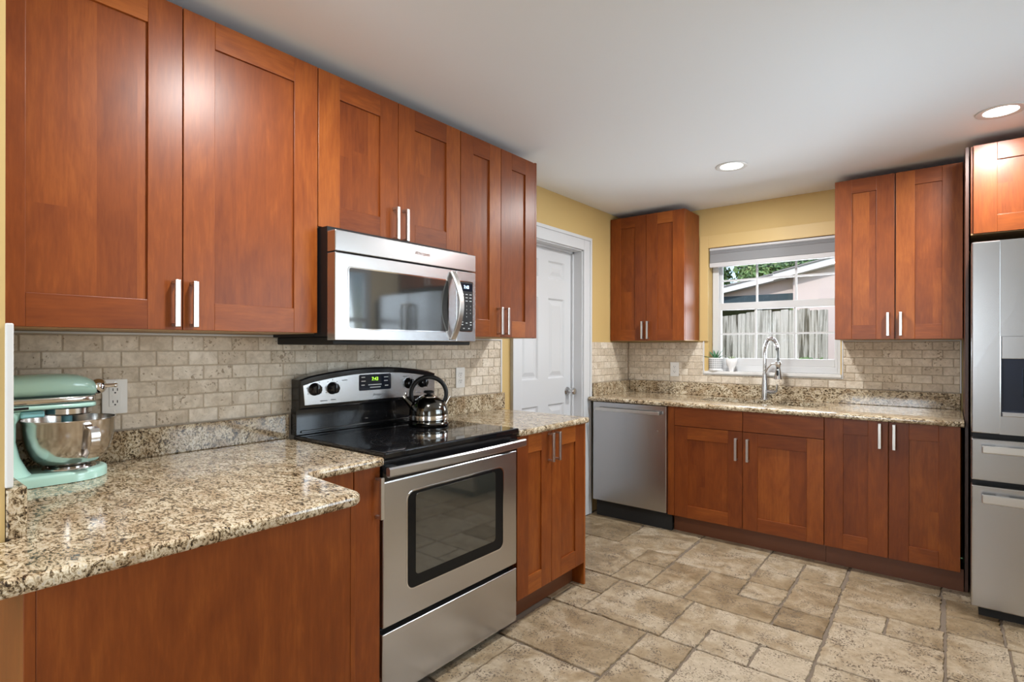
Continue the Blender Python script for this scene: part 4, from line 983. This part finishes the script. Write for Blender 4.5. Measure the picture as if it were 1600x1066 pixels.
# ------------------------------------------------------------------ outside the window
t = MB(); t.box(-9, 8, 4.19, 26, -.35, -.20); gnd = t.build('ground_lawn', 'lawn'); gnd['kind'] = 'structure'
fn = thing('picket_fence', (.4, 7.0, -.2), 'weathered grey board fence outside the sink window', 'fence')
t = MB(); x = -2.2
while x < 1.02:
    wd = random.uniform(.085, .11); zt = 1.757+random.uniform(-.018, .012)-(.035 if x < .1 else 0); yy = 7.0+random.uniform(-.008, .008)
    t.prism([(x, -.2), (x+wd, -.2), (x+wd, zt-.008), (x+wd-.012, zt), (x+.012, zt-.004), (x, zt-.012)], yy, yy+.018, 'y')
    x += wd+random.uniform(.001, .006)
t.build('fence_boards', 'fence', fn)
t = MB(); t.box(-2.2, 1.02, 7.028, 7.065, .2, .29); t.box(-2.2, 1.02, 7.028, 7.065, 1.35, 1.44); t.build('fence_rails', 'fence', fn)
hs = thing('neighbour_house', (.8, 9.5, -.2), 'pink stucco neighbour house with white eaves seen through the window', 'house')
t = MB()
t.prism([(.525, -.2), (5.2, -.2), (5.2, 2.30), (2.6, 2.74), (.525, 2.285)], 7.92, 14, 'y'); t.build('side_wall', 'stucco', hs)
t = MB(); t.prism([(-3.4, 1.70), (-1.0, 2.10), (.52, 2.10), (.52, 2.38)], 8.62, 8.75, 'y'); t.box(-3.4, .52, 9.9, 10.0, -.2, 1.6); t.build('gable_wall', 'stucco', hs)
t = MB(); t.box(-3.4, .52, 8.56, 8.80, 1.885, 2.098); t.build('porch_beam', 'porch_dark', hs)
t = MB(); t.box(-.9, -.8, 8.6, 8.75, -.2, 1.885); t.build('porch_post', 'porch_dark', hs)
def fasc(x0, z0a, z0b, x1, z1a, z1b, y0, y1):
    t.prism([(x0, z0a), (x1, z1a), (x1, z1b), (x0, z0b)], y0, y1, 'y')
t = MB(); fasc(-3.4, 1.61, 1.70, .30, 2.315, 2.405, 8.44, 8.61); fasc(.30, 2.222, 2.312, 2.6, 2.712, 2.80, 7.78, 7.918); fasc(2.6, 2.712, 2.80, 5.2, 2.26, 2.35, 7.78, 7.918); t.build('fascia_board', 'fascia', hs)
t = MB(); fasc(-3.45, 1.695, 1.715, .30, 2.407, 2.425, 8.42, 13.9); fasc(.30, 2.314, 2.33, 2.6, 2.803, 2.82, 7.76, 13.9); fasc(2.6, 2.803, 2.82, 5.3, 2.352, 2.37, 7.76, 13.9); t.build('roof', 'roof', hs)
def tree(x, y, z, rx, rz, n, label, seed):
    rnd = random.Random(seed)
    o = thing('garden_tree', (x, y, -.2), label, 'tree', 'trees beyond the neighbour house')
    t = MB(); t.tube([(x, y, -.2), (x+.1, y, z*.5), (x, y, z)], [.16, .12, .07], 10); t.build('trunk', 'bark', o)
    t = MB()
    for _ in range(n):
        a, b_, r_ = rnd.uniform(0, 6.283), rnd.uniform(-1, 1), rnd.uniform(.35, 1)**.5
        q = math.sqrt(1-b_*b_); bumpy = 1+.22*math.sin(3*a+seed)*math.cos(5*b_+seed)
        c = Vector((x+rx*r_*q*math.cos(a)*bumpy, y+rx*.8*r_*q*math.sin(a)*bumpy, z+rz*r_*b_*bumpy))
        u = Vector((rnd.gauss(0, 1), rnd.gauss(0, 1), rnd.gauss(0, 1))).normalized(); v_ = u.orthogonal().normalized(); s_ = rnd.uniform(.055, .12)
        t.add([c-u*s_, c+v_*s_*.45, c+u*s_, c-v_*s_*.45], [(0, 1, 2, 3)], 0, rnd.random())
    t.build('crown', 'foliage', o)
tree(-4.6, 17.5, 3.2, 1.25, 2.5, 15000, 'leftmost green tree behind the neighbour roof in the window', 3)
tree(-1.75, 17.5, 3.6, 1.25, 2.8, 16000, 'middle green tree behind the neighbour roof in the window', 5)
tree(1.1, 17.5, 3.6, 1.25, 2.7, 12000, 'tree at right behind the neighbour gable in the window', 8)
t = MB(); rnd = random.Random(2)
for _ in range(110):
    c = Vector((.95+max(-.2, min(.2, rnd.gauss(0, .06))), 6.66+max(-.2, min(.2, rnd.gauss(0, .07))), .95+rnd.uniform(0, .22))); u = Vector((rnd.gauss(0, 1), rnd.gauss(0, 1), rnd.gauss(0, 1))).normalized(); v_ = u.orthogonal().normalized(); s_ = rnd.uniform(.02, .045)
    t.add([c-u*s_, c+v_*s_*.5, c+u*s_, c-v_*s_*.5], [(0, 1, 2, 3)], 0, rnd.random()*.5)
for k in range(6): t.cyl((.95+.03*k-.07, 6.66, -.2), (.95+.05*k-.12, 6.66, .95), .008, .004, 6)
tag(t.build('garden_shrub', 'foliage'), 'small green shrub at the fence end against the pink wall', 'shrub')
